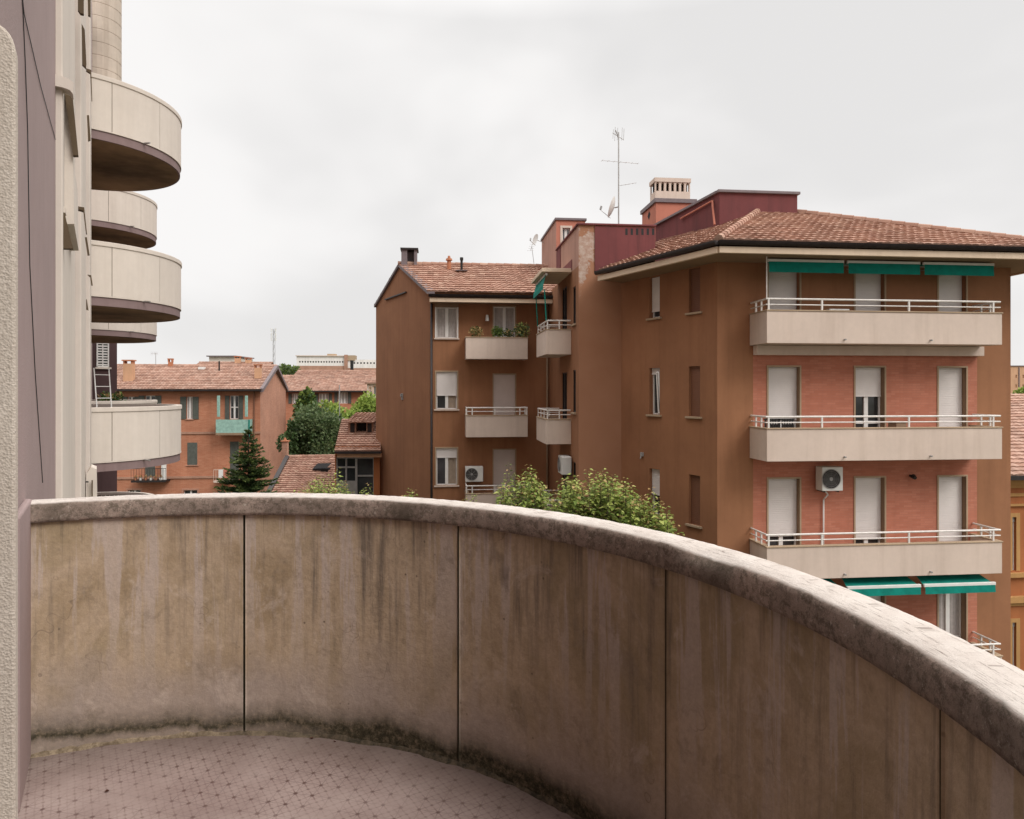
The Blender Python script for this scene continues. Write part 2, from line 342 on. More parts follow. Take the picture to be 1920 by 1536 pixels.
def floor_mat():
    g = NB("patterned_pink_floor_tiles"); p = g.pos()
    q = g.map(p, (1, 1, 1), (0, 0, 0), (0, 0, R(12)))
    wv = g.n("ShaderNodeTexNoise"); wv.inputs['Scale'].default_value = 22; g.l(p, wv.inputs[0])
    wa = g.n("ShaderNodeVectorMath", operation='MULTIPLY_ADD'); g.l(wv.outputs['Color'], wa.inputs[0]); wa.inputs[1].default_value = (0.012, 0.012, 0); g.l(q, wa.inputs[2]); q = wa.outputs[0]
    T = 0.074
    o = g.sep(q)
    def fr(x, off=0.0): return g.math('SUBTRACT', g.math('FRACT', g.math('ADD', g.math('DIVIDE', x, T), 100 + off)), 0.5)
    u, v = fr(o[0]), fr(o[1])
    au, av = g.math('ABSOLUTE', u), g.math('ABSOLUTE', v)
    def lt(x, t, s=0.02): return g.ramp(x, [(max(t - s, 0), 1.0), (t + s, 0.0)])
    grid = g.math('MAXIMUM', lt(g.math('SUBTRACT', 0.5, au), 0.018, 0.012), lt(g.math('SUBTRACT', 0.5, av), 0.018, 0.012))
    diag = lt(g.math('ABSOLUTE', g.math('SUBTRACT', au, av)), 0.045, 0.03)
    dia = lt(g.math('ABSOLUTE', g.math('SUBTRACT', g.math('ADD', au, av), 0.5)), 0.045, 0.03)
    cu, cv = g.math('SUBTRACT', 0.5, au), g.math('SUBTRACT', 0.5, av)
    dot = lt(g.math('SQRT', g.math('ADD', g.math('MULTIPLY', cu, cu), g.math('MULTIPLY', cv, cv))), 0.11, 0.03)
    cen = lt(g.math('SQRT', g.math('ADD', g.math('MULTIPLY', u, u), g.math('MULTIPLY', v, v))), 0.07, 0.03)
    cd = g.math('SQRT', g.math('ADD', g.math('MULTIPLY', cu, cu), g.math('MULTIPLY', cv, cv)))
    fade = g.ramp(cd, [(0.0, 1.0), (0.36, 1.0), (0.56, 0.35)])
    grid = g.math('MULTIPLY', grid, fade); diag = g.math('MULTIPLY', diag, fade)
    lens = lt(g.math('ADD', g.math('ABSOLUTE', g.math('MULTIPLY', u, 1.0)), g.math('MULTIPLY', av, 2.2)), 0.13, 0.04)
    cen = g.math('MAXIMUM', lens, cen)
    base = g.ramp(g.noise(p, 3.5, 5, 0.6), [(0.3, (0.27, 0.198, 0.178)), (0.7, (0.40, 0.315, 0.285))])
    worn = g.math('MULTIPLY', g.ramp(g.noise(p, 4.3, 5, 0.65), [(0.36, 0.3), (0.58, 1.0)]), g.ramp(g.noise(p, 34, 5, 0.8), [(0.35, 0.5), (0.55, 1.0)]))
    c = g.mix(g.math('MULTIPLY', g.math('MULTIPLY', diag, 0.75), worn), base, (0.17, 0.105, 0.095))
    c = g.mix(g.math('MULTIPLY', g.math('MULTIPLY', dia, 0.35), worn), c, (0.17, 0.105, 0.095))
    c = g.mix(g.math('MULTIPLY', g.math('MULTIPLY', grid, 0.75), worn), c, (0.16, 0.11, 0.10))
    c = g.mix(g.math('MULTIPLY', g.math('MAXIMUM', dot, g.math('MULTIPLY', cen, 0.7)), g.math('MULTIPLY', worn, 0.85)), c, (0.11, 0.06, 0.052))
    dirt = g.ramp(g.noise(p, 14, 6, 0.75), [(0.58, 0.0), (0.75, 0.35)])
    c = g.mix(dirt, c, (0.13, 0.095, 0.08))
    sc_ = g.ramp(g.noise(p, 60, 6, 0.8), [(0.64, 0.0), (0.7, 0.45)])
    c = g.mix(sc_, c, (0.55, 0.47, 0.44))
    # dirt gathering near the wall (distance from the circle's centre)
    d = g.n("ShaderNodeVectorMath", operation='DISTANCE'); g.l(g.map(p, (1, 1, 0)), d.inputs[0]); d.inputs[1].default_value = (BCX, BCY, 0)
    k = g.ramp(g.math('SUBTRACT', g.math('ADD', d.outputs['Value'], g.math('MULTIPLY', g.noise(p, 5, 5), 0.25)), 1.5), [(0.3, 0.0), (0.62, 0.6)])
    c = g.mix(k, c, (0.12, 0.088, 0.07))
    g.bump(g.math('ADD', g.math('MULTIPLY', grid, -0.5), g.noise(p, 40, 4)), 0.25, 0.004)
    return g.done(c, g.ramp(g.noise(p, 6, 4), [(0.3, 0.45), (0.7, 0.75)]), 0, 0.35)
BCX, BCY, BR = -1.2126, 1.2161, 2.005
M['floor'] = floor_mat()
def leafm(name, c1, c2):
    g = NB(name); oi = g.n("ShaderNodeNewGeometry")
    c = g.ramp(oi.outputs['Random Per Island'], [(0.0, c1), (1.0, c2)])
    m = g.done(c, 0.55, 0, 0.3)
    g.b.inputs['Transmission Weight'].default_value = 0.0
    tr = g.n("ShaderNodeBsdfTranslucent"); g.l(c, tr.inputs[0])
    mx = g.n("ShaderNodeMixShader"); mx.inputs[0].default_value = 0.3
    g.l(g.b.outputs[0], mx.inputs[1]); g.l(tr.outputs[0], mx.inputs[2])
    g.l(mx.outputs[0], g.t.nodes['Material Output'].inputs[0])
    return m
M['leaf'] = leafm("mid_green_leaf", (0.09, 0.145, 0.03), (0.24, 0.31, 0.07))
M['leafbright'] = leafm("yellow_green_leaf", (0.26, 0.34, 0.07), (0.50, 0.54, 0.17))
M['leafred'] = leafm("bronze_young_leaf", (0.40, 0.24, 0.10), (0.58, 0.42, 0.20))
M['leafdark'] = leafm("dark_green_leaf", (0.03, 0.06, 0.02), (0.09, 0.15, 0.045))
M['leafgrey'] = leafm("grey_green_leaf", (0.07, 0.11, 0.045), (0.19, 0.24, 0.11))
M['leaflime'] = leafm("lime_green_leaf", (0.22, 0.32, 0.06), (0.42, 0.50, 0.13))
M['needle'] = leafm("conifer_needle", (0.03, 0.06, 0.02), (0.10, 0.14, 0.045))
M['needletip'] = leafm("conifer_new_growth", (0.11, 0.16, 0.04), (0.20, 0.24, 0.07))
M['deadleaf'] = plain("dead_leaf", (0.07, 0.025, 0.015), 0.8)

# ------------------------------------------------------------------ mesh helpers
class MB:
    def __init__(s): s.v = []; s.f = []; s.uv = []; s.mi = []
    def face(s, pts, uvs=None, mi=0):
        i = len(s.v); s.v += [tuple(p) for p in pts]
        s.f.append(tuple(range(i, i + len(pts)))); s.mi.append(mi)
        s.uv.append(uvs if uvs else [(0, 0)] * len(pts))
    def hexa(s, b, t, mi=0, uvscale=True):
        """b, t: four bottom and four top points, same winding (ccw seen from above)"""
        b = [Vector(x) for x in b]; t = [Vector(x) for x in t]
        s.face(t, [(p.x, p.y) for p in t], mi); s.face(b[::-1], [(p.x, p.y) for p in b[::-1]], mi)
        acc = 0
        for k in range(4):
            j = (k + 1) % 4; L = (b[j] - b[k]).length
            s.face([b[k], b[j], t[j], t[k]], [(acc, b[k].z), (acc + L, b[j].z), (acc + L, t[j].z), (acc, t[k].z)], mi); acc += L
    def prism(s, poly, z0, z1, mi=0):
        n = len(poly)
        s.face([(x, y, z1) for x, y in poly], [(x, y) for x, y in poly], mi)
        s.face([(x, y, z0) for x, y in poly[::-1]], [(x, y) for x, y in poly[::-1]], mi)
        acc = 0
        for k in range(n):
            a, b = poly[k], poly[(k + 1) % n]; L = math.hypot(b[0] - a[0], b[1] - a[1])
            s.face([(*a, z0), (*b, z0), (*b, z1), (*a, z1)], [(acc, z0), (acc + L, z0), (acc + L, z1), (acc, z1)], mi); acc += L
    def box(s, x0, x1, y0, y1, z0, z1, mi=0): s.prism([(x0, y0), (x1, y0), (x1, y1), (x0, y1)], z0, z1, mi)
    def tube(s, a, b, r, n=8, r2=None, mi=0, caps=True):
        a, b = Vector(a), Vector(b); d = (b - a).normalized()
        up = Vector((0, 0, 1)) if abs(d.z) < 0.95 else Vector((1, 0, 0))
        x = d.cross(up).normalized(); y = d.cross(x)
        r2 = r if r2 is None else r2
        A = [a + (x * math.cos(2 * math.pi * k / n) + y * math.sin(2 * math.pi * k / n)) * r for k in range(n)]
        B = [b + (x * math.cos(2 * math.pi * k / n) + y * math.sin(2 * math.pi * k / n)) * r2 for k in range(n)]
        for k in range(n):
            j = (k + 1) % n; s.face([A[k], A[j], B[j], B[k]], None, mi)
        if caps: s.face(A[::-1], None, mi); s.face(B, None, mi)
    def path(s, pts, r, n=6, mi=0):
        for a, b in zip(pts, pts[1:]): s.tube(a, b, r, n, mi=mi)
    def build(s, name, mat, parent=None, smooth=False, bevel=0.0, label=None, weld=True):
        me = bpy.data.meshes.new(name); base = Vector(parent_loc(parent))
        me.from_pydata([tuple(Vector(v) - base) for v in s.v], [], s.f)
        ms = mat if isinstance(mat, (list, tuple)) else [mat]
        for m in ms: me.materials.append(M[m] if isinstance(m, str) else m)
        ul = me.uv_layers.new(name="UVMap"); flat = [c for f in s.uv for u in f for c in u]
        ul.data.foreach_set("uv", flat)
        me.polygons.foreach_set("material_index", s.mi)
        if smooth: me.polygons.foreach_set("use_smooth", [True] * len(s.f))
        me.update()
        if weld and (smooth or bevel):
            import bmesh
            bm = bmesh.new(); bm.from_mesh(me); bmesh.ops.remove_doubles(bm, verts=bm.verts, dist=1e-4)
            bm.to_mesh(me); bm.free()
        o = bpy.data.objects.new(name, me); COL.objects.link(o)
        if parent is not None: o.parent = parent
        if bevel:
            b = o.modifiers.new("bevel", 'BEVEL'); b.width = bevel; b.segments = 2; b.limit_method = 'ANGLE'; b.angle_limit = R(40)
        if label: o['label'] = label
        return o
def parent_loc(p):
    v = Vector((0, 0, 0))
    while p is not None: v += p.location; p = p.parent
    return v
def thing(name, label, cat, loc=(0, 0, 0), group=None):
    o = bpy.data.objects.new(name, None); o.empty_display_size = 0.3; COL.objects.link(o)
    o.location = loc; o['label'] = label; o['category'] = cat
    if group: o['group'] = group
    return o
def tag(o, label, cat, group=None):
    o['label'] = label; o['category'] = cat
    if group: o['group'] = group
    return o
def struct(o): o['kind'] = 'structure'; return o

V2 = lambda x, y: Vector((x, y))
def mray(px): return (px - 960) / F
def P(px, D): return V2(mray(px) * D, D)
def hit(A, d, px):
    m = mray(px); return A + d * ((m * A.y - A.x) / (d.x - m * d.y))
def vpdir(px):
    return V2(mray(px), 1).normalized()
def ZP(py, D): return EYE + (HY - py) / F * D
class Wall:
    """vertical plane through A towards B; o is the distance outwards (towards the viewer's side)"""
    def __init__(s, A, B, flip=False):
        s.A = Vector(A); s.e = (Vector(B) - s.A).normalized(); s.L = (Vector(B) - s.A).length
        s.n = V2(s.e.y, -s.e.x) * (-1 if flip else 1)
    def p(s, t, o, z): q = s.A + s.e * t + s.n * o; return Vector((q.x, q.y, z))
    def s(s_, px, o=0.0):
        A = s_.A + s_.n * o; m = mray(px); return (m * A.y - A.x) / (s_.e.x - m * s_.e.y)
    def z(s_, py, t, o=0.0): return ZP(py, (s_.A + s_.e * t + s_.n * o).y)
    def box(s, mb, s0, s1, o0, o1, z0, z1, mi=0):
        a = [(s0, o1), (s1, o1), (s1, o0), (s0, o0)]
        b = [s.p(x, y, z0) for x, y in a]; t = [s.p(x, y, z1) for x, y in a]
        mb.face(t, [(x, y) for x, y in a], mi); mb.face(b[::-1], [(x, y) for x, y in a[::-1]], mi)
        for k in range(4):
            j = (k + 1) % 4; ua = a[k][0] + a[k][1]; ub = a[j][0] + a[j][1]
            mb.face([b[k], b[j], t[j], t[k]], [(ua, z0), (ub, z0), (ub, z1), (ua, z1)], mi)
    def panel(s, mb, s0, s1, z0, z1, holes=(), reveal=0.2, o=0.0, mi=0, rmi=None):
        ss = sorted({s0, s1, *[h[0] for h in holes], *[h[1] for h in holes]})
        zz = sorted({z0, z1, *[h[2] for h in holes], *[h[3] for h in holes]})
        ss = [x for x in ss if s0 <= x <= s1]; zz = [x for x in zz if z0 <= x <= z1]
        for a, b in zip(ss, ss[1:]):
            for c, d in zip(zz, zz[1:]):
                ms, mz = (a + b) / 2, (c + d) / 2
                if any(h[0] < ms < h[1] and h[2] < mz < h[3] for h in holes): continue
                mb.face([s.p(a, o, c), s.p(b, o, c), s.p(b, o, d), s.p(a, o, d)], [(a, c), (b, c), (b, d), (a, d)], mi)
        r = mi if rmi is None else rmi
        for h in holes:
            a, b, c, d = h[:4]; q = o - reveal
            for p0, p1 in (((a, c), (a, d)), ((a, d), (b, d)), ((b, d), (b, c)), ((b, c), (a, c))):
                mb.face([s.p(p0[0], o, p0[1]), s.p(p1[0], o, p1[1]), s.p(p1[0], q, p1[1]), s.p(p0[0], q, p0[1])], [(p0[0], p0[1]), (p1[0], p1[1]), (p1[0] + .2, p1[1]), (p0[0] + .2, p0[1])], r)

def slats(W, s0, s1, z0, z1, o, pitch=0.05, amp=0.009, mi=0, mb=None):
    mb = mb or MB(); n = max(1, round((z1 - z0) / pitch)); h = (z1 - z0) / n
    for i in range(n):
        a = z0 + i * h; m = a + h * 0.82
        mb.face([W.p(s0, o, a), W.p(s1, o, a), W.p(s1, o - 0.0, m), W.p(s0, o, m)], None, mi)
        mb.face([W.p(s0, o, m), W.p(s1, o, m), W.p(s1, o - amp, m + h * .02), W.p(s0, o - amp, m + h * .02)], None, mi)
        mb.face([W.p(s0, o - amp, m + h * .02), W.p(s1, o - amp, m + h * .02), W.p(s1, o - amp, a + h * .97), W.p(s0, o - amp, a + h * .97)], None, mi)
        mb.face([W.p(s0, o - amp, a + h * .97), W.p(s1, o - amp, a + h * .97), W.p(s1, o, a + h), W.p(s0, o, a + h)], None, mi)
    return mb

def opening(root, W, s0, s1, z0, z1, reveal=0.2, shut=1.0, kind='window', smat='shutter', sashes=2, trim='beige', sill=False, curtain=False, o=0.0, trimw=0.045, pitch=0.05, label=None, fmat='white'):
    """one window or door: its frame mesh is the part; shutter, panes, sill and curtain are sub-parts"""
    q = o - reveal; mb = MB(); fw = 0.045
    iz0 = z0; top = z1
    # casing inside the opening
    W.box(mb, s0, s0 + fw, q - 0.04, q + 0.02, iz0, z1); W.box(mb, s1 - fw, s1, q - 0.04, q + 0.02, iz0, z1)
    W.box(mb, s0 + fw, s1 - fw, q - 0.04, q + 0.02, z1 - fw, z1); W.box(mb, s0 + fw, s1 - fw, q - 0.04, q + 0.02, iz0, iz0 + fw)
    zs = z1 - (z1 - z0) * shut
    if shut < 0.98:
        for k in range(1, sashes):
            c = s0 + (s1 - s0) * k / sashes
            W.box(mb, c - 0.06, c + 0.06, q - 0.035, q + 0.03, iz0 + fw, z1 - fw)
        if kind == 'balcony_door':
            W.box(mb, s0 + fw, s1 - fw, q - 0.036, q + 0.008, iz0 + 0.8, iz0 + 0.88)
    f = mb.build(kind, fmat, root, bevel=0.006, label=label)
    if trim:
        t = MB(); w_ = trimw; pr = 0.022
        W.box(t, s0 - w_, s0, o - 0.02, o + pr, z0, z1 + w_); W.box(t, s1, s1 + w_, o - 0.02, o + pr, z0, z1 + w_); W.box(t, s0, s1, o - 0.02, o + pr, z1, z1 + w_)
        t.build('surround', trim, f)
    if shut < 0.98:
        gmb = MB(); gmb.face([W.p(s0, q - 0.02, z0), W.p(s1, q - 0.02, z0), W.p(s1, q - 0.02, z1), W.p(s0, q - 0.02, z1)])
        gmb.build('pane', 'glass' if not curtain else 'glass', f)
        if curtain:
            c = MB(); n = 26; h0 = (s0 + s1) / 2 if curtain == 'right' else s0
            for i in range(n):
                a, b = h0 + (s1 - h0) * i / n, h0 + (s1 - h0) * (i + 1) / n
                oa, ob = q - 0.012 + 0.007 * math.sin(i * 1.9), q - 0.012 + 0.007 * math.sin((i + 1) * 1.9)
                c.face([W.p(a, oa, z0 + .05), W.p(b, ob, z0 + .05), W.p(b, ob, z1), W.p(a, oa, z1)])
            c.build('curtain', 'browncurtain' if curtain == 'right' else 'curtain', f)
    if shut > 0.02:
        m = slats(W, s0 + 0.01, s1 - 0.01, zs, z1, q + 0.06, pitch)
        W.box(m, s0 + 0.01, s1 - 0.01, q + 0.045, q + 0.068, zs - 0.03, zs)
        m.build('shutter', smat, f)
    if sill:
        m = MB(); W.box(m, s0 - 0.09, s1 + 0.09, o - 0.1, o + 0.07, z0 - 0.06, z0 - 0.002)
        m.build('sill', sill if isinstance(sill, str) else 'beige', f, bevel=0.006)
    bk = MB(); bk.face([W.p(s0, q - 0.045, z0), W.p(s1, q - 0.045, z0), W.p(s1, q - 0.045, z1), W.p(s0, q - 0.045, z1)])
    if shut < 0.98: bk.build('dark_room', 'dark', f)
    return f

def railing(W, s0, s1, proj, z0, z1, posts, side=True, name='railing', parent=None, sideposts=2):
    mb = MB(); o = proj - 0.06
    def bar(a, b, hw=0.022): mb.tube(a, b, hw, 8)
    zt, zm = z1, z0 + (z1 - z0) * 0.48
    for z_, r_ in ((zt, 0.026), (zm, 0.016)):
        bar(W.p(s0, o, z_), W.p(s1, o, z_), r_)
        if side:
            bar(W.p(s0 + .03, 0.02, z_), W.p(s0 + .03, o, z_), r_); bar(W.p(s1 - .03, 0.02, z_), W.p(s1 - .03, o, z_), r_)
    for t in posts: W.box(mb, t - 0.022, t + 0.022, o - 0.02, o + 0.02, z0 - 0.03, zt)
    if side:
        for k in range(1, sideposts + 1):
            oo = o * k / (sideposts + 1)
            W.box(mb, s0 + .01, s0 + .05, oo - 0.02, oo + 0.02, z0 - 0.03, zt); W.box(mb, s1 - .05, s1 - .01, oo - 0.02, oo + 0.02, z0 - 0.03, zt)
    return mb.build(name, 'railing', parent)

def box_balcony(root, W, s0, s1, proj, zb, zt, zr, posts, th=0.1, o0=0.0, sideposts=2, label=None):
    mb = MB(); W.box(mb, s0 + th, s1 - th, o0, proj - th, zb, zb + 0.16)
    sl = mb.build('balcony', 'cream', root, label=label)
    m = MB(); W.box(m, s0, s1, proj - th, proj, zb - 0.01, zt); W.box(m, s0, s0 + th, o0, proj - th - .001, zb - 0.01, zt); W.box(m, s1 - th, s1, o0, proj - th - .001, zb - 0.01, zt)
    m.build('parapet', 'cream', sl, bevel=0.008)
    m = MB(); W.box(m, s0 - .02, s1 + .02, proj - th - .03, proj + .02, zt, zt + .035)
    W.box(m, s0 - .02, s0 + th + .03, o0, proj - th - .031, zt, zt + .035); W.box(m, s1 - th - .03, s1 + .02, o0, proj - th - .031, zt, zt + .035)
    m.build('coping', 'beige', sl, bevel=0.006)
    if zr: railing(W, s0, s1, proj, zt + .035, zr, posts, parent=sl, sideposts=sideposts)
    return sl

def roof_plane(mb, E0, E1, T1, T0, tw=0.22, th=0.33, amp=0.02, lift=0.05, samp=4, seed=1, mi=0):
    rnd = random.Random(seed)
    E0, E1, T0, T1 = map(Vector, (E0, E1, T0, T1))
    a = (E1 - E0).normalized(); nrm = a.cross((T0 + T1) / 2 - E0).normalized()
    if nrm.z < 0: nrm = -nrm
    b = nrm.cross(a).normalized()
    if b.z < 0: b = -b
    c = lambda p: ((p - E0).dot(a), (p - E0).dot(b))
    L = c(E1)[0]; t0, t1 = c(T0), c(T1); H = max(t0[1], t1[1], 0.01)
    lo = lambda y: t0[0] * y / max(t0[1], .01); hi = lambda y: L + (t1[0] - L) * y / max(t1[1], .01)
    nr = max(1, round(H / th)); h = H / nr; cw = tw / samp
    amin = min(0, t0[0]); amax = max(L, t1[0]); nc = int((amax - amin) / cw) + 1
    for r in range(nr):
        y0, y1 = r * h, (r + 1) * h + 0.02; off = rnd.uniform(-.012, .012)
        l0, h0 = lo(y0), hi(y0); l1, h1 = lo(y1), hi(y1)
        prev = None; tj = {}
        for i in range(nc + 1):
            x = amin + i * cw
            ti = i // samp
            if ti not in tj: tj[ti] = rnd.uniform(-.014, .014)
            hgt = amp * abs(math.sin(math.pi * (i % samp) / samp + 0.0)) if samp > 1 else 0
            x0, x1 = min(max(x + off, l0), h0), min(max(x + off, l1), h1)
            z0 = hgt + lift + tj[ti] * .6; z1 = hgt * 0.9
            p0 = E0 + a * x0 + b * (y0 + tj[ti]) + nrm * z0; p1 = E0 + a * x1 + b * y1 + nrm * z1; pb = E0 + a * x0 + b * y0 - nrm * 0.01
            u = x / tw
            cur = (p0, p1, pb, u, x0, x1)
            if prev and (cur[4] - prev[4] > 1e-4 or cur[5] - prev[5] > 1e-4):
                um = math.floor(prev[3] + 1e-6) + .1; un = um + .8
                mb.face([prev[0], cur[0], cur[1], prev[1]], [(um, r + .1), (un, r + .1), (un, r + .9), (um, r + .9)], mi)
                mb.face([prev[2], cur[2], cur[0], prev[0]], [(um, r + .1), (un, r + .1), (un, r + .2), (um, r + .2)], mi)
            prev = cur
def ridge_tiles(mb, A, B, r=0.11, step=0.36, mi=0):
    A, B = Vector(A), Vector(B); d = B - A; n = max(1, int(d.length / step)); d /= n
    for i in range(n):
        mb.tube(A + d * i, A + d * (i + 1.08), r * 1.08, 8, r * .9, mi)
    for k in range(len(mb.uv) - n * 10, len(mb.uv)):
        if k >= 0: mb.uv[k] = [((k // 10) * 1.0 + .5, 3.5)] * len(mb.f[k])

def leaves(mb, cl, n, size, seed, mis=(0,), wts=None, shell=0.55, droop=0.0):
    rnd = random.Random(seed)
    tot = sum(c[1] * c[2] * c[3] for c in cl) if cl else 1
    for (cx, rx, ry, rz) in cl:
        k = int(n * rx * ry * rz / tot)
        for _ in range(k):
            while True:
                d = Vector((rnd.uniform(-1, 1), rnd.uniform(-1, 1), rnd.uniform(-1, 1)))
                if 0.01 < d.length < 1: break
            rr = rnd.random() ** shell
            d.normalize()
            lump = 0.82 + 0.36 * noise.noise(d * 2.3 + Vector(cx) * .7)
            q = Vector(cx) + Vector((d.x * rx, d.y * ry, d.z * rz)) * rr * lump
            ax = (d + Vector((rnd.gauss(0, .6), rnd.gauss(0, .6), rnd.gauss(0, .6) - droop))).normalized()
            sd = ax.cross(Vector((rnd.gauss(0, 1), rnd.gauss(0, 1), rnd.gauss(0, 1)))).normalized()
            l = size * rnd.uniform(.6, 1.3); w_ = l * .36
            mi = rnd.choices(mis, wts)[0] if wts else mis[0]
            mb.face([q, q + ax * l * .5 + sd * w_, q + ax * l, q + ax * l * .5 - sd * w_], None, mi)

# ------------------------------------------------------------------ plan of the place
U = vpdir(13500); E_ = V2(-U.y, U.x)          # brown block: along its front, and square to it
DM = vpdir(260)                                # its left flank, parallel with the street
FL = 3.05
WL = P(1412, 18.83)
K = hit(WL, U, 1345); WR = hit(WL, U, 1832); RC = hit(WL, U, 1895)
MM = hit(K, DM, 1165); NN = hit(MM, U, 1085)
G0 = P(806, 27.8)                              # wing corner
def isect(A, d, B, e):
    det = d.x * (-e.y) + e.x * d.y
    r = B - A
    return A + d * ((r.x * (-e.y) + e.x * r.y) / det)
IC = isect(G0, U, NN, E_)                      # inner corner wing / tower side
GL = G0 + DM * ((hit(G0, DM, 705) - G0).length)
PTZ, PBZ, RTZ, DTZ, DBZ = 10.18, 9.36, 10.50, 11.82, 9.45
SOF = 14.65

# ground, street
mb = MB(); mb.face([(-900, -600, 0), (900, -600, 0), (900, 1600, 0), (-900, 1600, 0)])
g = NB("ground_earth_and_grass"); pp = g.pos()
cc = g.mix(g.ramp(g.noise(pp, 0.15, 5), [(0.4, 0.0), (0.6, 1.0)]), (0.05, 0.07, 0.025), (0.13, 0.11, 0.08))
g.bump(g.noise(pp, 8, 4), 0.4, 0.05)
M['ground'] = g.done(cc, 0.95)
struct(mb.build('ground', 'ground'))
g = NB("asphalt"); pp = g.pos()
M['asphalt'] = g.done(g.ramp(g.noise(pp, 3, 6, .7), [(0.3, (0.04, 0.04, 0.04)), (0.7, (0.065, 0.063, 0.06))]), 0.9)
M['paving'] = plain("grey_paving", (0.22, 0.20, 0.18), 0.9, 0, 0.15, 3)
FD = vpdir(193); FN = V2(FD.y, -FD.x)         # own facade: along, outwards
FW = Wall(V2(0, 0), FD)                        # n of FW points outwards already (e.y,-e.x)
mb = MB(); mb.face([FW.p(-60, 6.5, .02), FW.p(-60, 10.0, .02), FW.p(30, 10.0, .02), FW.p(30, 6.5, .02)])
struct(mb.build('road', 'asphalt'))
mb = MB(); FW.box(mb, -60, 30, 5.0, 6.49, 0.0, 0.13); struct(mb.build('pavement', 'paving'))

# ------------------------------------------------------------------ our own building (left) and its balconies
own = thing('apartment_building', 'mauve and cream apartment building with curved concrete balconies along the left edge', 'building', (*FW.p(0, 0, 0).xy, 0))
ang = lambda deg, r: (BCX + r * math.cos(R(deg)), BCY + r * math.sin(R(deg)))
FZ = EYE - 1.6
# main wall plane, recessed back from the balcony, with the balcony door opening behind the viewer
mb = MB(); WO = -0.30
FW.panel(mb, -14, 14.2, 0, 26, [(0.2, 2.55, FZ + .02, FZ + 2.45)], 0.35, WO)
mb.build('wall', 'mauve', own)
mb = MB(); FW.box(mb, -14, 31.9, -9, -0.72, 0, 25.9); FW.box(mb, 14.21, 31.9, -0.719, -0.36, 0, 25.9)
mb.build('inner_wall', 'mauve', own)
mb = MB(); mb.face([FW.p(0.2, WO - .33, FZ), FW.p(2.55, WO - .33, FZ), FW.p(2.55, WO - .33, FZ + 2.5), FW.p(0.2, WO - .33, FZ + 2.5)])
fr = MB()
for a, b in ((0.2, 0.28), (1.33, 1.42), (2.47, 2.55)): FW.box(fr, a, b, WO - .32, WO - .25, FZ + .03, FZ + 2.44)
dr = fr.build('balcony_door', 'black', own); mb.build('pane', 'glass', dr)
# rough rendered partition end with a rounded upper corner, facing the viewer
mb = MB(); zt = 12.03
prof = [(-1.3, FZ), (-.172, FZ)] + [(-.172 - .04 + .04 * math.cos(R(t)), zt - .06 + .06 * math.sin(R(t))) for t in range(0, 91, 15)] + [(-1.3, zt)]
fo, bo = [FW.p(1.94, a, z) for a, z in prof], [FW.p(2.0, a, z) for a, z in prof]
mb.face(fo); mb.face(bo[::-1])
for k in range(len(prof)): j = (k + 1) % len(prof); mb.face([bo[k], bo[j], fo[j], fo[k]])
mb.build('partition', 'render', own, bevel=0.006)
# skirting chamfer where the parapet meets the wall
mb = MB(); FW.box(mb, 3.2, 3.72, WO, WO + .03, FZ, 10.72); mb.build('skirting', 'mauve', own, bevel=0.01)
def wire(pts, r, o, mat='black', name='cable'):
    q = []
    for px, py in pts:
        t = FW.s(px, o); q.append(FW.p(t, o, FW.z(py, t, o)))
    mb = MB(); mb.path(q, r, 5); return mb.build(name, mat, own)
wire([(36, -60), (42, 0), (47, 110), (52, 250), (56, 500), (66, 700), (80, 905)], 0.0022, WO + .004)
wire([(36, -60), (45, 25), (76, 160), (104, 262)], 0.0022, WO + .004)
# precast window bays: cream panels standing proud of the wall, split by mauve recesses
def fpt(px, py, t, back=0.0):
    """point at distance t along the facade seen at the given place"""
    an = math.atan(mray(px)) - math.atan(mray(193)); o = t * math.tan(an)
    return FW.p(t, o - back, FW.z(py, t, o))
for t0, t1, o1 in ((6.1, 8.75, -0.255), (10.3, 13.2, -0.235), (14.1, 15.8, -0.195)):
    mb = MB(); FW.box(mb, t0, t1, WO - .05, o1, 0, 26.1)
    pb = mb.build('bay_panel', 'precast', own, bevel=0.012)
def jamb(t, pts, mat='olive', th=0.06, name='slanted_jamb'):
    mb = MB(); f = [fpt(x, y, t) for x, y in pts]; b = [p + Vector((FD.x, FD.y, 0)) * th for p in f]
    mb.face(f)
    mb.face(b[::-1])
    for k in range(len(f)): j = (k + 1) % len(f); mb.face([f[k], b[k], b[j], f[j]])
    return mb.build(name, mat, own)
jamb(6.05, [(103.5, 139), (128, 147), (138, 155), (137, 177), (131, 169), (118, 164), (103.5, 161)], 'precast', .12, 'hood')
jamb(6.3, [(103.5, 162), (118, 165), (131, 170), (136, 178), (147, 291), (137, 291), (121, 176), (114, 170), (103.5, 168)])
jamb(6.35, [(104, 166), (121, 173), (137, 291), (139, 420), (104, 420)], 'precast', 1.2, 'bay_panel')
jamb(6.15, [(113, 398), (121, 399), (137, 466), (113, 466)])
jamb(6.2, [(103.5, 382), (123, 389), (123, 399), (103.5, 396)], 'precast', .12, 'hood')
jamb(9.6, [(141, 386), (158, 389), (163, 437), (161, 437), (156, 395), (141, 391)], 'olive', .1)
jamb(9.7, [(159, 445), (163, 445), (168, 478), (164, 478)])
jamb(9.9, [(153, 44), (159, 56), (162, 118), (161, 127), (154, 120)])
jamb(9.9, [(146, -20), (157, -20), (157, 26), (151, 25), (146, 18)])
jamb(13.3, [(161, 128), (171, 131), (173, 188), (171.5, 188), (169, 137), (161, 132)])
jamb(13.3, [(164, -20), (170, -20), (170, 30), (165, 28)])
jamb(13.3, [(163, 216), (167, 216), (170, 262), (165, 264)])
jamb(13.3, [(150, 527), (155, 527), (160, 556), (150, 556)])
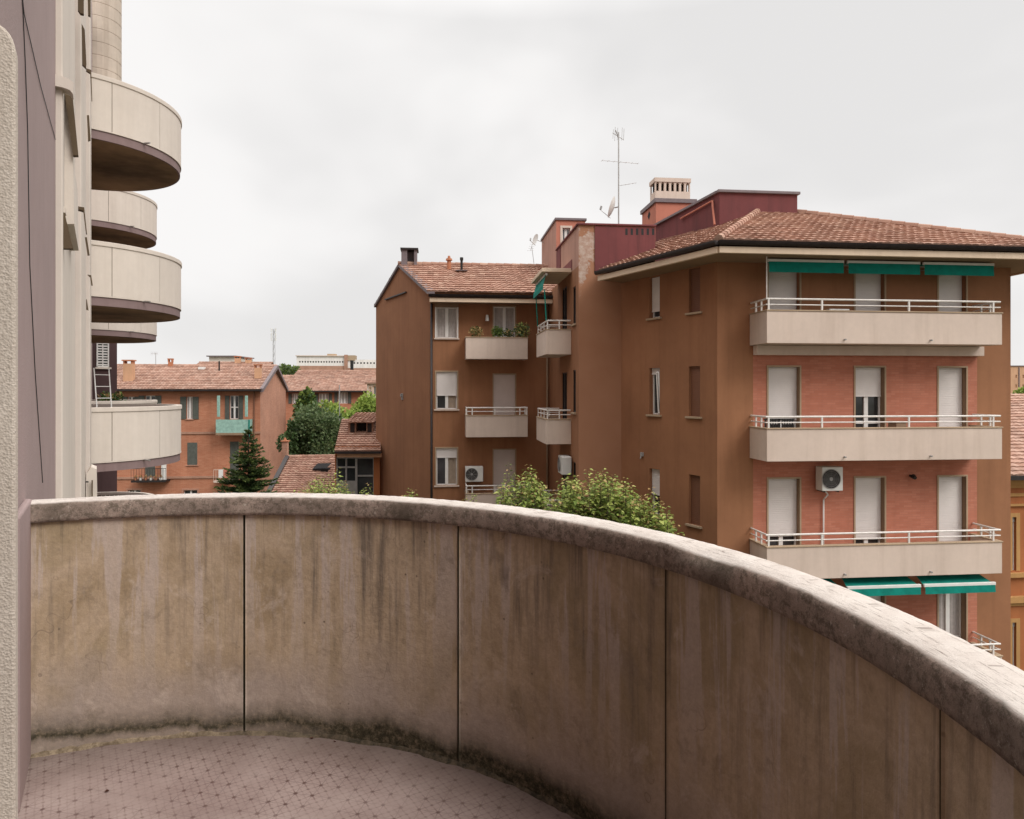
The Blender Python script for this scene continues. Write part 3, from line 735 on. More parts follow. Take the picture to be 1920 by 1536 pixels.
jamb(13.3, [(160, 560), (163, 562), (166, 582), (161, 580)])
jamb(13.4, [(164, 515), (171, 516), (174, 535), (171, 535), (169, 520)])
jamb(12.5, [(160, 903), (166, 903), (166, 905), (160, 905)], 'black')
jamb(12.6, [(163, 888), (171, 876), (181, 880), (182, 932), (163, 932)], 'precast', .5, 'bay_panel')
jamb(12.5, [(171.5, 901), (174, 901), (174, 931), (171.5, 931)], 'olive')
# projecting dark stair block beyond, louvred window, ribbed turret above it
mb = MB(); WX = Wall(FW.p(32, -9, 0).xy, FW.p(32, 0.42, 0).xy)
e_px = WX.s(204.5); a_px = WX.s(181)
hz = [(a_px, e_px, WX.z(689, e_px), WX.z(639, e_px))]
s219 = WX.s(219.5)
WX.panel(mb, 0, s219, 0, 17.2, hz, .1)
Wy = Wall(WX.p(s219, 0, 0).xy, WX.p(s219, -7, 0).xy)
Wy.panel(mb, 0, 7, 0, 17.2)
mb.build('stair_block', 'darkmauve', own)
mb = MB()
for a, b, c, d in ((hz[0][0], hz[0][0] + .05, hz[0][2], hz[0][3]), (hz[0][1] - .05, hz[0][1], hz[0][2], hz[0][3]), (hz[0][0], hz[0][1], hz[0][3] - .06, hz[0][3]), (hz[0][0], hz[0][1], hz[0][2], hz[0][2] + .06)):
    WX.box(mb, a + .0005, b, -.06, .03, c, d)
vw = mb.build('window', 'whiteplastic', own)
mb = MB()
for k in range(9):
    z0 = hz[0][2] + .08 + k * .105; WX.box(mb, hz[0][0] + .05, hz[0][1] - .05, -.05, .0, z0, z0 + .055)
WX.box(mb, (hz[0][0] + hz[0][1]) / 2 - .02, (hz[0][0] + hz[0][1]) / 2 + .02, -.04, .012, hz[0][2], hz[0][3])
mb.build('louvre', 'whiteplastic', vw)
mb = MB(); WX.box(mb, hz[0][0] - .04, hz[0][1] + .08, 0, .09, hz[0][2] - .07, hz[0][2]); mb.build('sill', 'precast', vw)
mb = MB(); mb.face([WX.p(hz[0][0], -.1, hz[0][2]), WX.p(hz[0][1], -.1, hz[0][2]), WX.p(hz[0][1], -.1, hz[0][3]), WX.p(hz[0][0], -.1, hz[0][3])]); mb.build('dark_room', 'dark', vw)
mb = MB(); tcx = WX.p(s219 - .62, -.8, 0); RT_ = 0.80
for k in range(34):
    z0 = 17.2 + k * .52
    pr = [(RT_ - .015, z0), (RT_, z0 + .02), (RT_, z0 + .5), (RT_ - .015, z0 + .52)]
    for i in range(28):
        a0, a1 = 2 * math.pi * i / 28, 2 * math.pi * (i + 1) / 28
        for (r0, q0), (r1, q1) in zip(pr, pr[1:]):
            mb.face([(tcx.x + r0 * math.cos(a0), tcx.y + r0 * math.sin(a0), q0), (tcx.x + r0 * math.cos(a1), tcx.y + r0 * math.sin(a1), q0), (tcx.x + r1 * math.cos(a1), tcx.y + r1 * math.sin(a1), q1), (tcx.x + r1 * math.cos(a0), tcx.y + r1 * math.sin(a0), q1)])
mb.build('ribbed_turret', 'turret', own, smooth=False)

# the balcony the viewer stands on
def ring(mb, c, r0, r1, a0, a1, z0, z1, step=1.5, ends=True, mi=0):
    n = max(1, int(abs(a1 - a0) / step + .5))
    A = [R(a0 + (a1 - a0) * i / n) for i in range(n + 1)]
    q = lambda r, a, z: (c[0] + r * math.cos(a), c[1] + r * math.sin(a), z)
    for a, b in zip(A, A[1:]):
        ua, ub = a * 2.0, b * 2.0
        mb.face([q(r0, a, z0), q(r0, b, z0), q(r0, b, z1), q(r0, a, z1)], [(ua, z0 - FZ), (ub, z0 - FZ), (ub, z1 - FZ), (ua, z1 - FZ)], mi)
        mb.face([q(r1, b, z0), q(r1, a, z0), q(r1, a, z1), q(r1, b, z1)], [(ub + 9, z0), (ua + 9, z0), (ua + 9, z1), (ub + 9, z1)], mi)
        mb.face([q(r0, a, z1), q(r0, b, z1), q(r1, b, z1), q(r1, a, z1)], None, mi)
        mb.face([q(r0, b, z0), q(r0, a, z0), q(r1, a, z0), q(r1, b, z0)], None, mi)
    if ends:
        for a in (A[0], A[-1]): mb.face([q(r0, a, z0), q(r1, a, z0), q(r1, a, z1), q(r0, a, z1)], None, mi)
C0 = (BCX, BCY)
NA = math.degrees(math.atan2(FN.y, FN.x))
mb = MB()
dsk = [ang(NA - 90 + k * 3, BR + .10) for k in range(61)]
mb.prism(dsk, FZ - .20, FZ - .012)
bal = mb.build('balcony', 'fascia', own, label='stained concrete balcony in the foreground, floor and curved parapet')
mb = MB(); mb.face([(*ang(NA - 87 + k * 3, BR + .002), FZ) for k in range(59)] + [(*(Vector(FW.p(4.0, WO, 0)).xy), FZ), (*(Vector(FW.p(-1.0, WO, 0)).xy), FZ)][:0])
mb.face([FW.p(-.8, WO - .33, FZ - .003), FW.p(4.2, WO - .33, FZ - .003), FW.p(4.2, WO + .6, FZ - .003), FW.p(-.8, WO + .6, FZ - .003)])
mb.build('tiled_floor', 'floor', bal)
J = [119.5, 90.87, 60.62, 31.26, 1.80, -28.0, -58.0]
for a, b in zip(J, J[1:]):
    mb = MB(); g_ = 0.13
    ring(mb, C0, BR, BR + .095, a - g_, b + g_, FZ - .19, 10.640, 1.2)
    mb.build('parapet_panel', 'parapet', bal, bevel=0.006)
for a in J[1:-1]:
    mb = MB(); ring(mb, C0, BR + .02, BR + .09, a - .25, a + .25, FZ - .1, 10.63, 1)
    mb.build('joint_seal', 'black', bal)
# coping: rounded section swept round the arc, surface slightly uneven
prof = [(-.002, 10.619), (-.019, 10.622), (-.022, 10.635), (-.022, 10.66), (-.021, 10.688), (-.017, 10.700), (-.006, 10.7065), (.03, 10.709), (.055, 10.710), (.08, 10.709), (.10, 10.707), (.117, 10.70), (.126, 10.685), (.128, 10.66), (.126, 10.63), (.118, 10.622), (.10, 10.62)]
vv = [1, 1, 1, 1, .86, .62, .38, .1, 0, 0, .1, .3, .7, 1, 1, 1, 1]
mb = MB(); n = 420; rows = []
for i in range(n + 1):
    a = R(119.8 + (-58.5 - 119.8) * i / n); row = []
    for j, (r, z) in enumerate(prof):
        q = Vector((BCX + (BR + r) * math.cos(a), BCY + (BR + r) * math.sin(a), z))
        k = noise.noise(q * 9) * .0012 + noise.noise(q * 31) * .0016 + noise.noise(q * 80) * .0009
        if 3 < j < 8: k -= max(0, noise.noise(q * 5 + Vector((3, 1, 0))) - .28) * .035
        d = Vector((math.cos(a), math.sin(a), 0)) * (-1 if j < 8 else 1)
        row.append(q + d * k * (1 if j not in (7, 8, 9) else .2) + Vector((0, 0, k * (.7 if 4 < j < 13 else 0))))
    rows.append(row)
for i in range(n):
    for j in range(len(prof) - 1):
        u0, u1 = i * .015, (i + 1) * .015
        mb.face([rows[i][j], rows[i][j + 1], rows[i + 1][j + 1], rows[i + 1][j]], [(u0, vv[j]), (u0, vv[j + 1]), (u1, vv[j + 1]), (u1, vv[j])])
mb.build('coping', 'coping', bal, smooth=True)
# rough mortar fillet along the foot of the parapet
mb = MB(); n = 400; prev = None
for i in range(n + 1):
    a = R(119.0 + (-58 - 119) * i / n); q = Vector((math.cos(a), math.sin(a), 0))
    w1 = .014 + .014 * noise.noise(q * 14) + .008 * noise.noise(q * 50); h1 = max(.004, .014 + .012 * noise.noise(q * 11 + Vector((5, 0, 0))) + .01 * noise.noise(q * 60))
    c = Vector((BCX, BCY, FZ)); cur = [c + q * (BR - w1), c + q * (BR - w1 * .6) + Vector((0, 0, .006 + .003 * noise.noise(q * 70))), c + q * (BR - .004) + Vector((0, 0, h1)), c + q * (BR + .002) + Vector((0, 0, h1 + .002))]
    if prev:
        for j in range(3): mb.face([prev[j], prev[j + 1], cur[j + 1], cur[j]])
    prev = cur
mb.build('mortar_fillet', 'mortar', bal, smooth=True)

def debris(px, py, label, kind, cat, size, mat, seed):
    D = 1.6 * F / (py - HY); x, y = P(px, D); rnd = random.Random(seed)
    mb = MB(); pts = []
    for k in range(9):
        a = 2 * math.pi * k / 9; rr = size * rnd.uniform(.6, 1.1) * (1.5 if k in (0, 4) else 1)
        pts.append(Vector((x + rr * math.cos(a), y + rr * .7 * math.sin(a), FZ + .004 + rnd.random() * size * .5)))
    c = Vector((x, y, FZ + size * .45))
    for k in range(9): mb.face([c, pts[k], pts[(k + 1) % 9]]); mb.face([c - Vector((0, 0, size * .3)), pts[(k + 1) % 9], pts[k]])
    tag(mb.build(kind, mat), label, cat)
debris(201, 1485, 'curled dark dead leaf lying alone on the pink floor tiles', 'dead_leaf', 'leaf', .0095, 'deadleaf', 1)
debris(585, 1386, 'dark crumb of debris at the foot of the parapet, near the left joint', 'debris_crumb', 'debris', .009, 'deadleaf', 2)
debris(652, 1376, 'larger dark clod of debris against the foot of the curved parapet', 'debris_clod', 'debris', .012, 'deadleaf', 3)
debris(628, 1392, 'tiny dark twig scrap on the floor beside the clod of debris', 'twig_scrap', 'debris', .006, 'deadleaf', 4)

# neighbouring round balconies further along our facade
C1 = FW.p(18.12, -.525, 0).xy; C2 = FW.p(26.40, -.545, 0).xy
C1 = Vector((-9.63, 15.28)); C2 = Vector((-13.85, 22.41))
def round_balcony(c, rim, seams, label):
    Ro = 2.11
    mb = MB(); pts = [(c.x + (Ro - .02) * math.cos(R(NA - 90 + 4 * k)), c.y + (Ro - .02) * math.sin(R(NA - 90 + 4 * k))) for k in range(46)]
    mb.prism(pts, rim - 1.28, rim - 1.08, 0)
    b = mb.build('balcony', 'fascia', own, label=label)
    mb = MB(); pts = [(c.x + (Ro - .06) * math.cos(R(NA - 90 + 4 * k)), c.y + (Ro - .06) * math.sin(R(NA - 90 + 4 * k))) for k in range(46)]
    mb.prism(pts, rim - 1.284, rim - 1.281); mb.build('underside', 'undercoat', b)
    s_ = [NA - 92] + seams + [NA + 92]
    for a, e in zip(s_, s_[1:]):
        mb = MB(); ring(mb, c, Ro - .10, Ro, a + .16, e - .16, rim - 1.08, rim - .095, 3); mb.build('parapet_panel', 'precast', b)
    mb = MB(); ring(mb, c, Ro - .10, Ro - .012, NA - 92, NA + 92, rim - 1.075, rim - .1, 4); mb.build('joint_seal', 'olive', b)
    mb = MB(); ring(mb, c, Ro - .115, Ro + .02, NA - 92, NA + 92, rim - .095, rim, 3); mb.build('coping', 'precast', b, bevel=0.01)
    mb = MB(); ring(mb, c, Ro - .05, Ro + .004, NA - 92, NA + 92, rim - 1.105, rim - 1.082, 3); mb.build('drip_edge', 'precast', b)
    # drain spout near the outermost point
    a = R(NA - 53); d = Vector((math.cos(a), math.sin(a), 0)); o_ = Vector((c.x, c.y, rim - 1.1)) + d * (Ro - .05)
    mb = MB(); mb.tube(o_, o_ + d * .22 + Vector((0, 0, -.02)), .018, 6); mb.build('drain_spout', 'metal', b)
    return b
def seams(c):
    out_ = []
    for k in range(-3, 4): out_.append(NA + k * 29.5 - 12)
    return out_
for k, rim in enumerate((17.45, 14.15, 10.85, 7.55)):
    round_balcony(C1, rim, seams(C1), ['highest curved balcony of the nearer stack', 'middle curved balcony of the nearer stack', 'curved balcony of the nearer stack level with the viewer', 'curved balcony of the nearer stack below the viewer'][k])
for k, rim in enumerate((17.40, 14.12, 10.86, 7.60)):
    round_balcony(C2, rim, seams(C2), ['highest curved balcony of the farther stack', 'middle curved balcony of the farther stack', 'curved balcony of the farther stack level with the viewer', 'lowest visible curved balcony of the farther stack'][k])

# things on those balconies
def shrub_pot(name, label, cat, x, y, z, r, h, mat, n, ls, seed, potr=.16, poth=.28, group=None, wts=None, potmat='terracotta'):
    t = thing(name, label, cat, (x, y, z), group)
    mb = MB(); mb.tube((x, y, z), (x, y, z + poth), potr * .75, 14, potr); mb.build('pot', potmat, t)
    mb = MB(); mb.tube((x, y, z + poth - .03), (x, y, z + poth + .005), potr * .95, 14); mb.build('soil', 'soil', t)
    mb = MB(); leaves(mb, [((x, y, z + poth + h * .5), r, r, h * .62)], n, ls, seed, tuple(range(len(mat))), wts)
    mb.build('foliage', list(mat), t)
    return t
q = fpt(206, 750, 25.3); shrub_pot('potted_shrub', 'leafy dark green shrub in a pot behind the rim of the farther round balcony', 'plant', q.x, q.y, 9.75, .55, 1.0, ('leafdark', 'leaf', 'leafred'), 1400, .10, 5, .22, .34, wts=(6, 2, 1))
t = thing('drying_rack', 'folding white clothes rack leaning against the wall on a round balcony', 'clothes rack', tuple(fpt(186, 760, 17.5).xy) + (9.78,))
mb = MB(); a0 = fpt(176, 690, 17.5); a1 = fpt(188, 765, 17.2); b0 = a0 + Vector((.12, .35, 0)); b1 = a1 + Vector((.10, .35, 0)); a1.z = b1.z = 9.85
mb.tube(a0, a1, .013, 6); mb.tube(b0, b1, .013, 6)
for k in range(7): f_ = .08 + k * .14; mb.tube(a0.lerp(a1, f_), b0.lerp(b1, f_), .009, 5)
mb.build('frame', 'white', t)

# ------------------------------------------------------------------ the brown apartment block
blk = thing('apartment_building', 'brown apartment block with salmon brick front, long cream balconies, tower and gabled wing', 'building', (K.x, K.y, 0))
Wf = Wall(K, RC); sL, sR, sE = (WL - K).length, (WR - K).length, (RC - K).length
cols = [(Wf.s(1440.5), Wf.s(1499)), (Wf.s(1603.5), Wf.s(1658)), (Wf.s(1759.5), Wf.s(1811))]
# ragged shutter states, per storey and column
shut = {1: (1, 1, 1), 0: (.60, .33, 1), -1: (.66, .72, 1), -2: (.5, 1, 0)}
holes = {k: [(a, b, DBZ + FL * k, DTZ + FL * k) for a, b in cols] for k in (1, 0, -1, -2)}
mb = MB(); Wf.panel(mb, 0, sL, 0, 15.0); Wf.panel(mb, sR, sE, 0, 15.0); Wf.panel(mb, sL, sR, 12.35, 15.0, holes[1], .22)
mb.build('wall', 'brown', blk)
mb = MB(); Wf.panel(mb, sL, sR, 0, 12.35, holes[0] + holes[-1] + holes[-2], .22, 0, 0, 1)
mb.build('brick_wall', ['salmonbrick', 'soffit'], blk)
for k in (1, 0, -1, -2):
    for c, (a, b) in enumerate(cols):
        opening(blk, Wf, a, b, DBZ + FL * k, DTZ + FL * k, .2, shut[k][c], 'balcony_door', 'shutter' if (k or c) else 'shutter', 2, 'beige' if k < 1 else 'beige', curtain=(k == -2 and c == 2))
mb = MB(); Wf.box(mb, sL, sR + .02, 0.003, .24, 12.14, 12.398); mb.build('beam', 'cream', blk, bevel=.006)
b0, b1 = Wf.s(1438, 1.0), Wf.s(1879, 1.0)
posts = [Wf.s(p_, .94) for p_ in (1441, 1541, 1704, 1862)]
bnm = ['long cream balcony on the top floor', 'long cream balcony one floor below the top', 'long cream balcony with an air conditioner above it', 'lowest long cream balcony, mostly hidden']
for i, k in enumerate((1, 0, -1, -2)):
    sl = box_balcony(blk, Wf, b0, b1, 1.0, PBZ + FL * k, PTZ + FL * k, RTZ + FL * k, posts, label=bnm[i])
    for px in (1583, 1744):
        t_ = Wf.s(px, 1.0); m = MB(); m.tube(Wf.p(t_, .98, PBZ + FL * k + .1), Wf.p(t_, 1.08, PBZ + FL * k + .09), .022, 8); m.build('drain_spout', 'grey', sl)
# fourth wall sides and back
BK0, BK1 = RC + E_ * 11, K + E_ * 13 + DM * 1
mb = MB(); Wall(RC, RC + E_ * 11).panel(mb, 0, 11, 0, 15.0); Wall(RC + E_ * 11, RC + E_ * 11 - U * 12).panel(mb, 0, 12, 0, 15.0)
mb.build('wall', 'brown', blk)
# flank
Wm = Wall(MM, K)
wl = (Wm.s(1217.5), Wm.s(1237)); wr = (Wm.s(1291.5), Wm.s(1312.5))
rowz = {1: (13.38, 14.62), 0: (10.45, 11.86), -1: (7.40, 8.80), -2: (4.35, 5.75)}
hs = [(*c_, *rowz[k]) for k in rowz for c_ in (wl, wr)]
mb = MB(); Wm.panel(mb, 0, Wm.L, 0, 15.0, hs, .2); mb.build('wall', 'brown', blk)
for k in rowz:
    z0, z1 = rowz[k]
    opening(blk, Wm, *wr, z0, z1, .14, 1, 'window', 'brownshutter', trim=None, sill='beige')
    opening(blk, Wm, *wl, z0, z1, .16, {1: .82, 0: .12, -1: .55, -2: .3}[k], 'window', 'shutter', sashes=1, trim=None, sill='beige')
a_, b_ = wl; mb = MB()                      # tilted sash of the half-open bathroom window
p0, p1 = Wm.p(b_ - .06, -.02, 10.52), Wm.p(b_ - .06, -.12, 11.75)
for q0, q1 in ((Wm.p(a_ + .32, -.10, 10.5), Wm.p(a_ + .32, -.02, 11.72)), (Wm.p(a_ + .32, -.10, 10.5), Wm.p(b_ - .05, -.10, 10.5)), (Wm.p(b_ - .05, -.10, 10.5), Wm.p(b_ - .05, -.0, 11.72)), (Wm.p(a_ + .32, -.02, 11.72), Wm.p(b_ - .05, -.0, 11.72))):
    mb.tube(q0, q1, .03, 6)
mb.build('tilted_sash', 'white', blk)
t_ = Wm.s(1205); zz = Wm.z(852, t_)
mb = MB(); Wm.box(mb, t_ - .05, t_ + .05, 0, .06, zz - .06, zz + .06); mb.tube(Wm.p(t_, .05, zz), Wm.p(t_, .09, zz - .13), .02, 6); mb.build('vent_cap', 'grey', blk)

# tower: front and side
PEEL_S = 0.17
M['peeled'] = peeled()
Wt = Wall(NN, MM); TZ = 16.5
s28, s15 = Wt.s(1228), Wt.s(1115)
mb = MB(); Wt.panel(mb, 0, s28, 0, TZ); mb.build('tower_wall', 'peeled', blk)
mb = MB(); Wt.box(mb, s15, s28, .003, .03, 14.97, TZ - .03); mb.build('maroon_cladding', 'maroon', blk)
mb = MB()
for k in range(6):
    px = 1172 + k * 10; t_ = Wt.s(px); Wt.box(mb, t_, t_ + .075, .031, .034, Wt.z(441, t_), Wt.z(429, t_))
mb.build('vent_slots', 'black', blk)
Ws = Wall(IC, NN); LS = Ws.L
ds1 = LS - 1.15                                    # near end of side balconies
s_near = Ws.s(1071); s_far = s_near - 2.3
d_a, d_b = s_far + .55, s_far + 1.5
slit = (Ws.s(1074.5), Ws.s(1079.5))
hs = [(*slit, *rowz[k]) for k in rowz] + [(d_a, d_b, DBZ + FL * k, DTZ + FL * k) for k in (1, 0, -1, -2)]
mb = MB(); Ws.panel(mb, 0, LS, 0, 15.2, hs, .09); mb.build('wall', 'brown', blk)
LT = 4.2
mb = MB(); Ws.panel(mb, LS - LT, LS, 15.2, TZ); mb.build('tower_wall', 'pinkish', blk)
for k in rowz:
    opening(blk, Ws, *slit, *rowz[k], .04, 0, 'window', sashes=1, trim=None, sill='beige', fmat='gutter')
    opening(blk, Ws, d_a, d_b, DBZ + FL * k, DTZ + FL * k, .04, 0, 'balcony_door', 'shutter', 2, None, fmat='gutter')
# tower back, roof slab and copings
TB = NN + E_ * LT
mb = MB(); mb.prism([tuple(NN + (U * .02 + E_ * .02)), tuple(NN + U * (s28 - .02) + E_ * .02), tuple(TB + U * (s28 - .02)), tuple(TB + U * .02)], TZ - .25, TZ - .12)
mb.build('tower_roof', 'lead', blk)
mb = MB(); Wb = Wall(TB + U * s28, TB); Wb.panel(mb, 0, s28, 12, TZ); Wc = Wall(NN + U * s28, TB + U * s28); Wc.panel(mb, 0, LT, 12, TZ); mb.build('tower_wall', 'maroon', blk)
mb = MB(); Wt.box(mb, -.06, s28 + .03, -.22, .07, TZ, TZ + .06); Ws.box(mb, LS - LT, LS - .0, -.2, .06, TZ + .001, TZ + .058)
mb.build('coping', 'maroon', blk, bevel=.01)
mb = MB(); Ws.box(mb, LS - LT, LS - LT + .9, .003, .02, 15.25, TZ - .02); Ws.box(mb, LS - LT + .9, LS - 1.1, .003, .02, 15.25, 15.6); mb.build('maroon_cladding', 'maroon', blk)

# hipped roof of the front block
EL = isect(K - Vector((-U.y, U.x)) * 1.35, U, K + Vector((-DM.y, DM.x)) * 1.0, DM)
ER = RC + U * 1.0 - E_ * 1.35
LE = hit(EL, DM, 1124)
GZ = SOF + .13 + .16
SL = .404
beta = math.atan2(E_.y, E_.x)
bis = (U + DM).normalized(); hd = 5.3
P1 = EL + bis * (hd / abs(bis.dot(E_))); P2 = ER + (E_ - U) * hd
RZ = GZ + SL * hd
v3 = lambda p, z: (p.x, p.y, z)
P1b = P1 + DM * 4.6
LEb = LE + DM * .0
mb = MB()
roof_plane(mb, v3(EL, GZ), v3(ER, GZ), v3(P2, RZ), v3(P1, RZ), seed=1)
roof_plane(mb, v3(LE, GZ), v3(EL, GZ), v3(P1, RZ), v3(P1b, RZ), seed=2)
ERb = ER + E_ * 13
roof_plane(mb, v3(ER, GZ), v3(ERb, GZ), v3(P2 + E_ * 4, RZ), v3(P2, RZ), seed=3)
ridge_tiles(mb, v3(EL, GZ + .03), v3(P1, RZ + .04)); ridge_tiles(mb, v3(ER, GZ + .03), v3(P2, RZ + .04)); ridge_tiles(mb, v3(P1, RZ + .04), v3(P2, RZ + .04))
rf = mb.build('roof', 'tiles', blk)
mb = MB(); mb.prism([tuple(EL), tuple(ER), tuple(ER + E_ * 6), tuple(K + U * 1 + E_ * 4), tuple(MM + U * .2), tuple(LE)], SOF, SOF + .03); mb.build('soffit', 'soffit', rf)
def eave(poly, parent, z=SOF, mf='fasciabeige', gut='gutter'):
    for i, (a, b) in enumerate(zip(poly, poly[1:])):
        Wv = Wall(a, b); m = MB(); Wv.box(m, 0 if i else -.0, Wv.L, -.04, .07, z - .03, z + .125); m.build('fascia', mf, parent)
        m = MB(); n_ = 8
        for k in range(n_):
            t0, t1 = math.pi * (1 + k / n_), math.pi * (1 + (k + 1) / n_)
            f_ = lambda t, r: (.10 + r * math.cos(t), z + .265 + r * 1.35 * math.sin(t))
            for r in (.085, .075):
                (o0, q0), (o1, q1) = f_(t0, r), f_(t1, r)
                m.face([Wv.p(-.04, o0, q0), Wv.p(Wv.L + .04, o0, q0), Wv.p(Wv.L + .04, o1, q1), Wv.p(-.04, o1, q1)])
        for e in (-.04, Wv.L + .04): m.face([Wv.p(e, .10 + .085 * math.cos(math.pi * (1 + k / 8)), z + .265 + .085 * 1.35 * math.sin(math.pi * (1 + k / 8))) for k in range(9)])
        m.build('gutter', gut, parent, smooth=True)
eave([LE, EL, ER, ERb], rf)
# roof house (maroon) standing in the roof
BZ = 17.63
C_1 = P(1349, 22.6); C_2 = hit(C_1, U, 1495); C_3 = C_1 + (P(1229, 27.3) - C_1)
wA, wB = Wall(C_1, C_2), Wall(C_3, C_1)
mb = MB(); wA.panel(mb, 0, wA.L, 15.5, BZ); wB.panel(mb, 0, wB.L, 15.2, BZ); Wall(C_2, C_2 + E_ * 5).panel(mb, 0, 5, 15.5, BZ); Wall(C_2 + E_ * 5, C_3).panel(mb, 0, (C_2 + E_ * 5 - C_3).length, 15.5, BZ)
mb.face([v3(C_1, BZ - .05), v3(C_2, BZ - .05), v3(C_2 + E_ * 5, BZ - .05), v3(C_3, BZ - .05)])
rh = mb.build('roof_house', 'maroon', blk)
mb = MB(); wA.box(mb, -.07, wA.L + .07, -.25, .08, BZ, BZ + .09); wB.box(mb, 0, wB.L - .1, -.25, .08, BZ + .001, BZ + .088); mb.build('coping', 'lead', rh, bevel=.01)
mb = MB(); q = [wB.p(wB.L - .35, .05, 17.45), wB.p(wB.L - .25, .1, 17.2), wB.p(wB.L - .1, .12, 16.6)]; mb.path(q, .035, 8)
mb.path([wB.p(wB.L - 2.6, .06, 17.40), wB.p(wB.L - .35, .06, 17.45)], .03, 8); mb.build('rain_pipe', 'pinkred', rh)
# salmon chimney with arched pots
K1 = P(1230, 28.3); wk = Wall(K1, K1 + U); CZ = ZP(372, 28.3); cw_ = (hit(K1, U, 1303) - K1).length
cdep = (hit(K1, E_, 1204) - K1).length if (hit(K1, E_, 1204) - K1).dot(E_) > 0 else 1.7
cdep = min(max(cdep, 1.4), 3.2)
mb = MB(); wk.box(mb, 0, cw_, -cdep, 0, 14.8, CZ - .17); ch = mb.build('chimney', 'pinkred', rf)
mb = MB(); wk.box(mb, -.07, cw_ + .07, -cdep - .07, .07, CZ - .17, CZ); mb.build('capstone', 'lead', ch, bevel=.01)
s0_, s1_ = wk.s(1228.5, -.3), wk.s(1294, -.3)
mb = MB(); hz0, hz1 = CZ, ZP(333, 28.6); nn_ = 7; dz = hz1 - hz0; ww = (s1_ - s0_) / nn_
wk.box(mb, s0_, s1_, -1.0, -.3, hz0, hz0 + dz * .42)
for k in range(nn_ + 1): wk.box(mb, s0_ + k * ww - (.0 if k == 0 else .045), s0_ + k * ww + (.045 if k < nn_ else 0), -.42, -.301, hz0 + dz * .42, hz0 + dz * .82); wk.box(mb, s0_ + k * ww - (.0 if k == 0 else .045), s0_ + k * ww + (.045 if k < nn_ else 0), -.999, -.9, hz0 + dz * .42, hz0 + dz * .82)
for k in range(nn_):
    for j in range(5):
        x0 = s0_ + k * ww + .045 + j * (ww - .09) / 5; t_ = (j + .5) / 5 * 2 - 1; hh = (1 - math.sqrt(max(0, 1 - t_ * t_))) * .13
        if hh > .005: wk.box(mb, x0, x0 + (ww - .09) / 5, -.415, -.302, hz0 + dz * .82 - hh, hz0 + dz * .82)
wk.box(mb, s0_ - .03, s1_ + .03, -1.03, -.27, hz0 + dz * .82, hz1)
mb.build('chimney_head', 'cream', ch)
mb = MB(); wk.box(mb, s0_ + .02, s1_ - .02, -.7, -.6, hz0 + dz * .4, hz0 + dz * .83); mb.build('flue', 'dark', ch)
wks = Wall(K1 + E_ * cdep, K1)
mb = MB(); t_ = wks.s(1217); zc = wks.z(404, t_); a = .2; p_ = [wks.p(t_ - a, .004, zc), wks.p(t_, .004, zc - a), wks.p(t_ + a, .004, zc), wks.p(t_, .004, zc + a)]; mb.face(p_); mb.build('diamond_vent', 'dark', ch)
# stair head, pink, left of the tower
S1 = P(1043, 29.2); wsf = Wall(S1, S1 + U); S_Z = ZP(413, 29.2); sw = (hit(S1, U, 1097) - S1).length; sd_ = 4.2
hw = (wsf.s(1054.5), wsf.s(1069), ZP(458, 29.2), ZP(427, 29.2))
mb = MB(); wsf.panel(mb, 0, sw, 14.5, S_Z, [hw], .15); sh_ = mb.build('stair_head', 'pinkred', blk)
mb = MB(); wss = Wall(S1 + E_ * sd_, S1); wss.panel(mb, 0, sd_, 14.5, S_Z); wss.box(mb, -2.2, .0, -1.2, .03, 14.2, S_Z - 1.25); mb.build('side_wall', 'pinkish', sh_)
mb = MB(); wsf.box(mb, -.06, sw + .06, -sd_, .06, S_Z, S_Z + .1); mb.build('coping', 'lead', sh_, bevel=.01)
f = opening(blk, wsf, *hw, .13, 0, 'window', sashes=2, trim='cream', trimw=.09)

# side balconies in the corner
for i, k in enumerate((1, 0, -1)):
    n_p = [s_far + .04, s_far + .75, s_far + 1.5, s_near - .04]
    box_balcony(blk, Ws, s_far, s_near, .87, PBZ + FL * k, PTZ + FL * k, RTZ + FL * k, n_p, sideposts=1, label=['small corner balcony under the green awning', 'small corner balcony one floor below the awning', 'small corner balcony behind the treetop'][i])
mb = MB(); Ws.box(mb, s_far - .35, s_near + .12, 0, 1.02, 15.18, 15.31); mb.build('canopy', 'fasciabeige', blk, bevel=.01)
aw = thing('awning', 'small green side awning hanging under the flat canopy of the corner balcony', 'awning', tuple(Ws.p(s_far, .9, 15.1)))
mb = MB(); mb.face([Ws.p(s_far - .2, .86, 15.12), Ws.p(s_near, .86, 15.12), Ws.p(s_near, .96, 14.75), Ws.p(s_far - .2, .96, 14.75)])
mb.face([Ws.p(s_far - .2, .96, 14.75), Ws.p(s_near, .96, 14.75), Ws.p(s_near, .965, 14.60), Ws.p(s_far - .2, .965, 14.60)])
mb.build('canvas', 'green', aw)
mb = MB(); mb.tube(Ws.p(s_far - .2, .85, 15.12), Ws.p(s_near, .85, 15.12), .045, 8); mb.build('roller', 'whiteplastic', aw)
mb = MB()
for t_ in (s_far + .1, s_near - .12): mb = MB(); mb.tube(Ws.p(t_, .9, 14.62), Ws.p(t_, .84, RTZ + FL), .022, 6); mb.build('guide_rod', 'green', aw)
pass

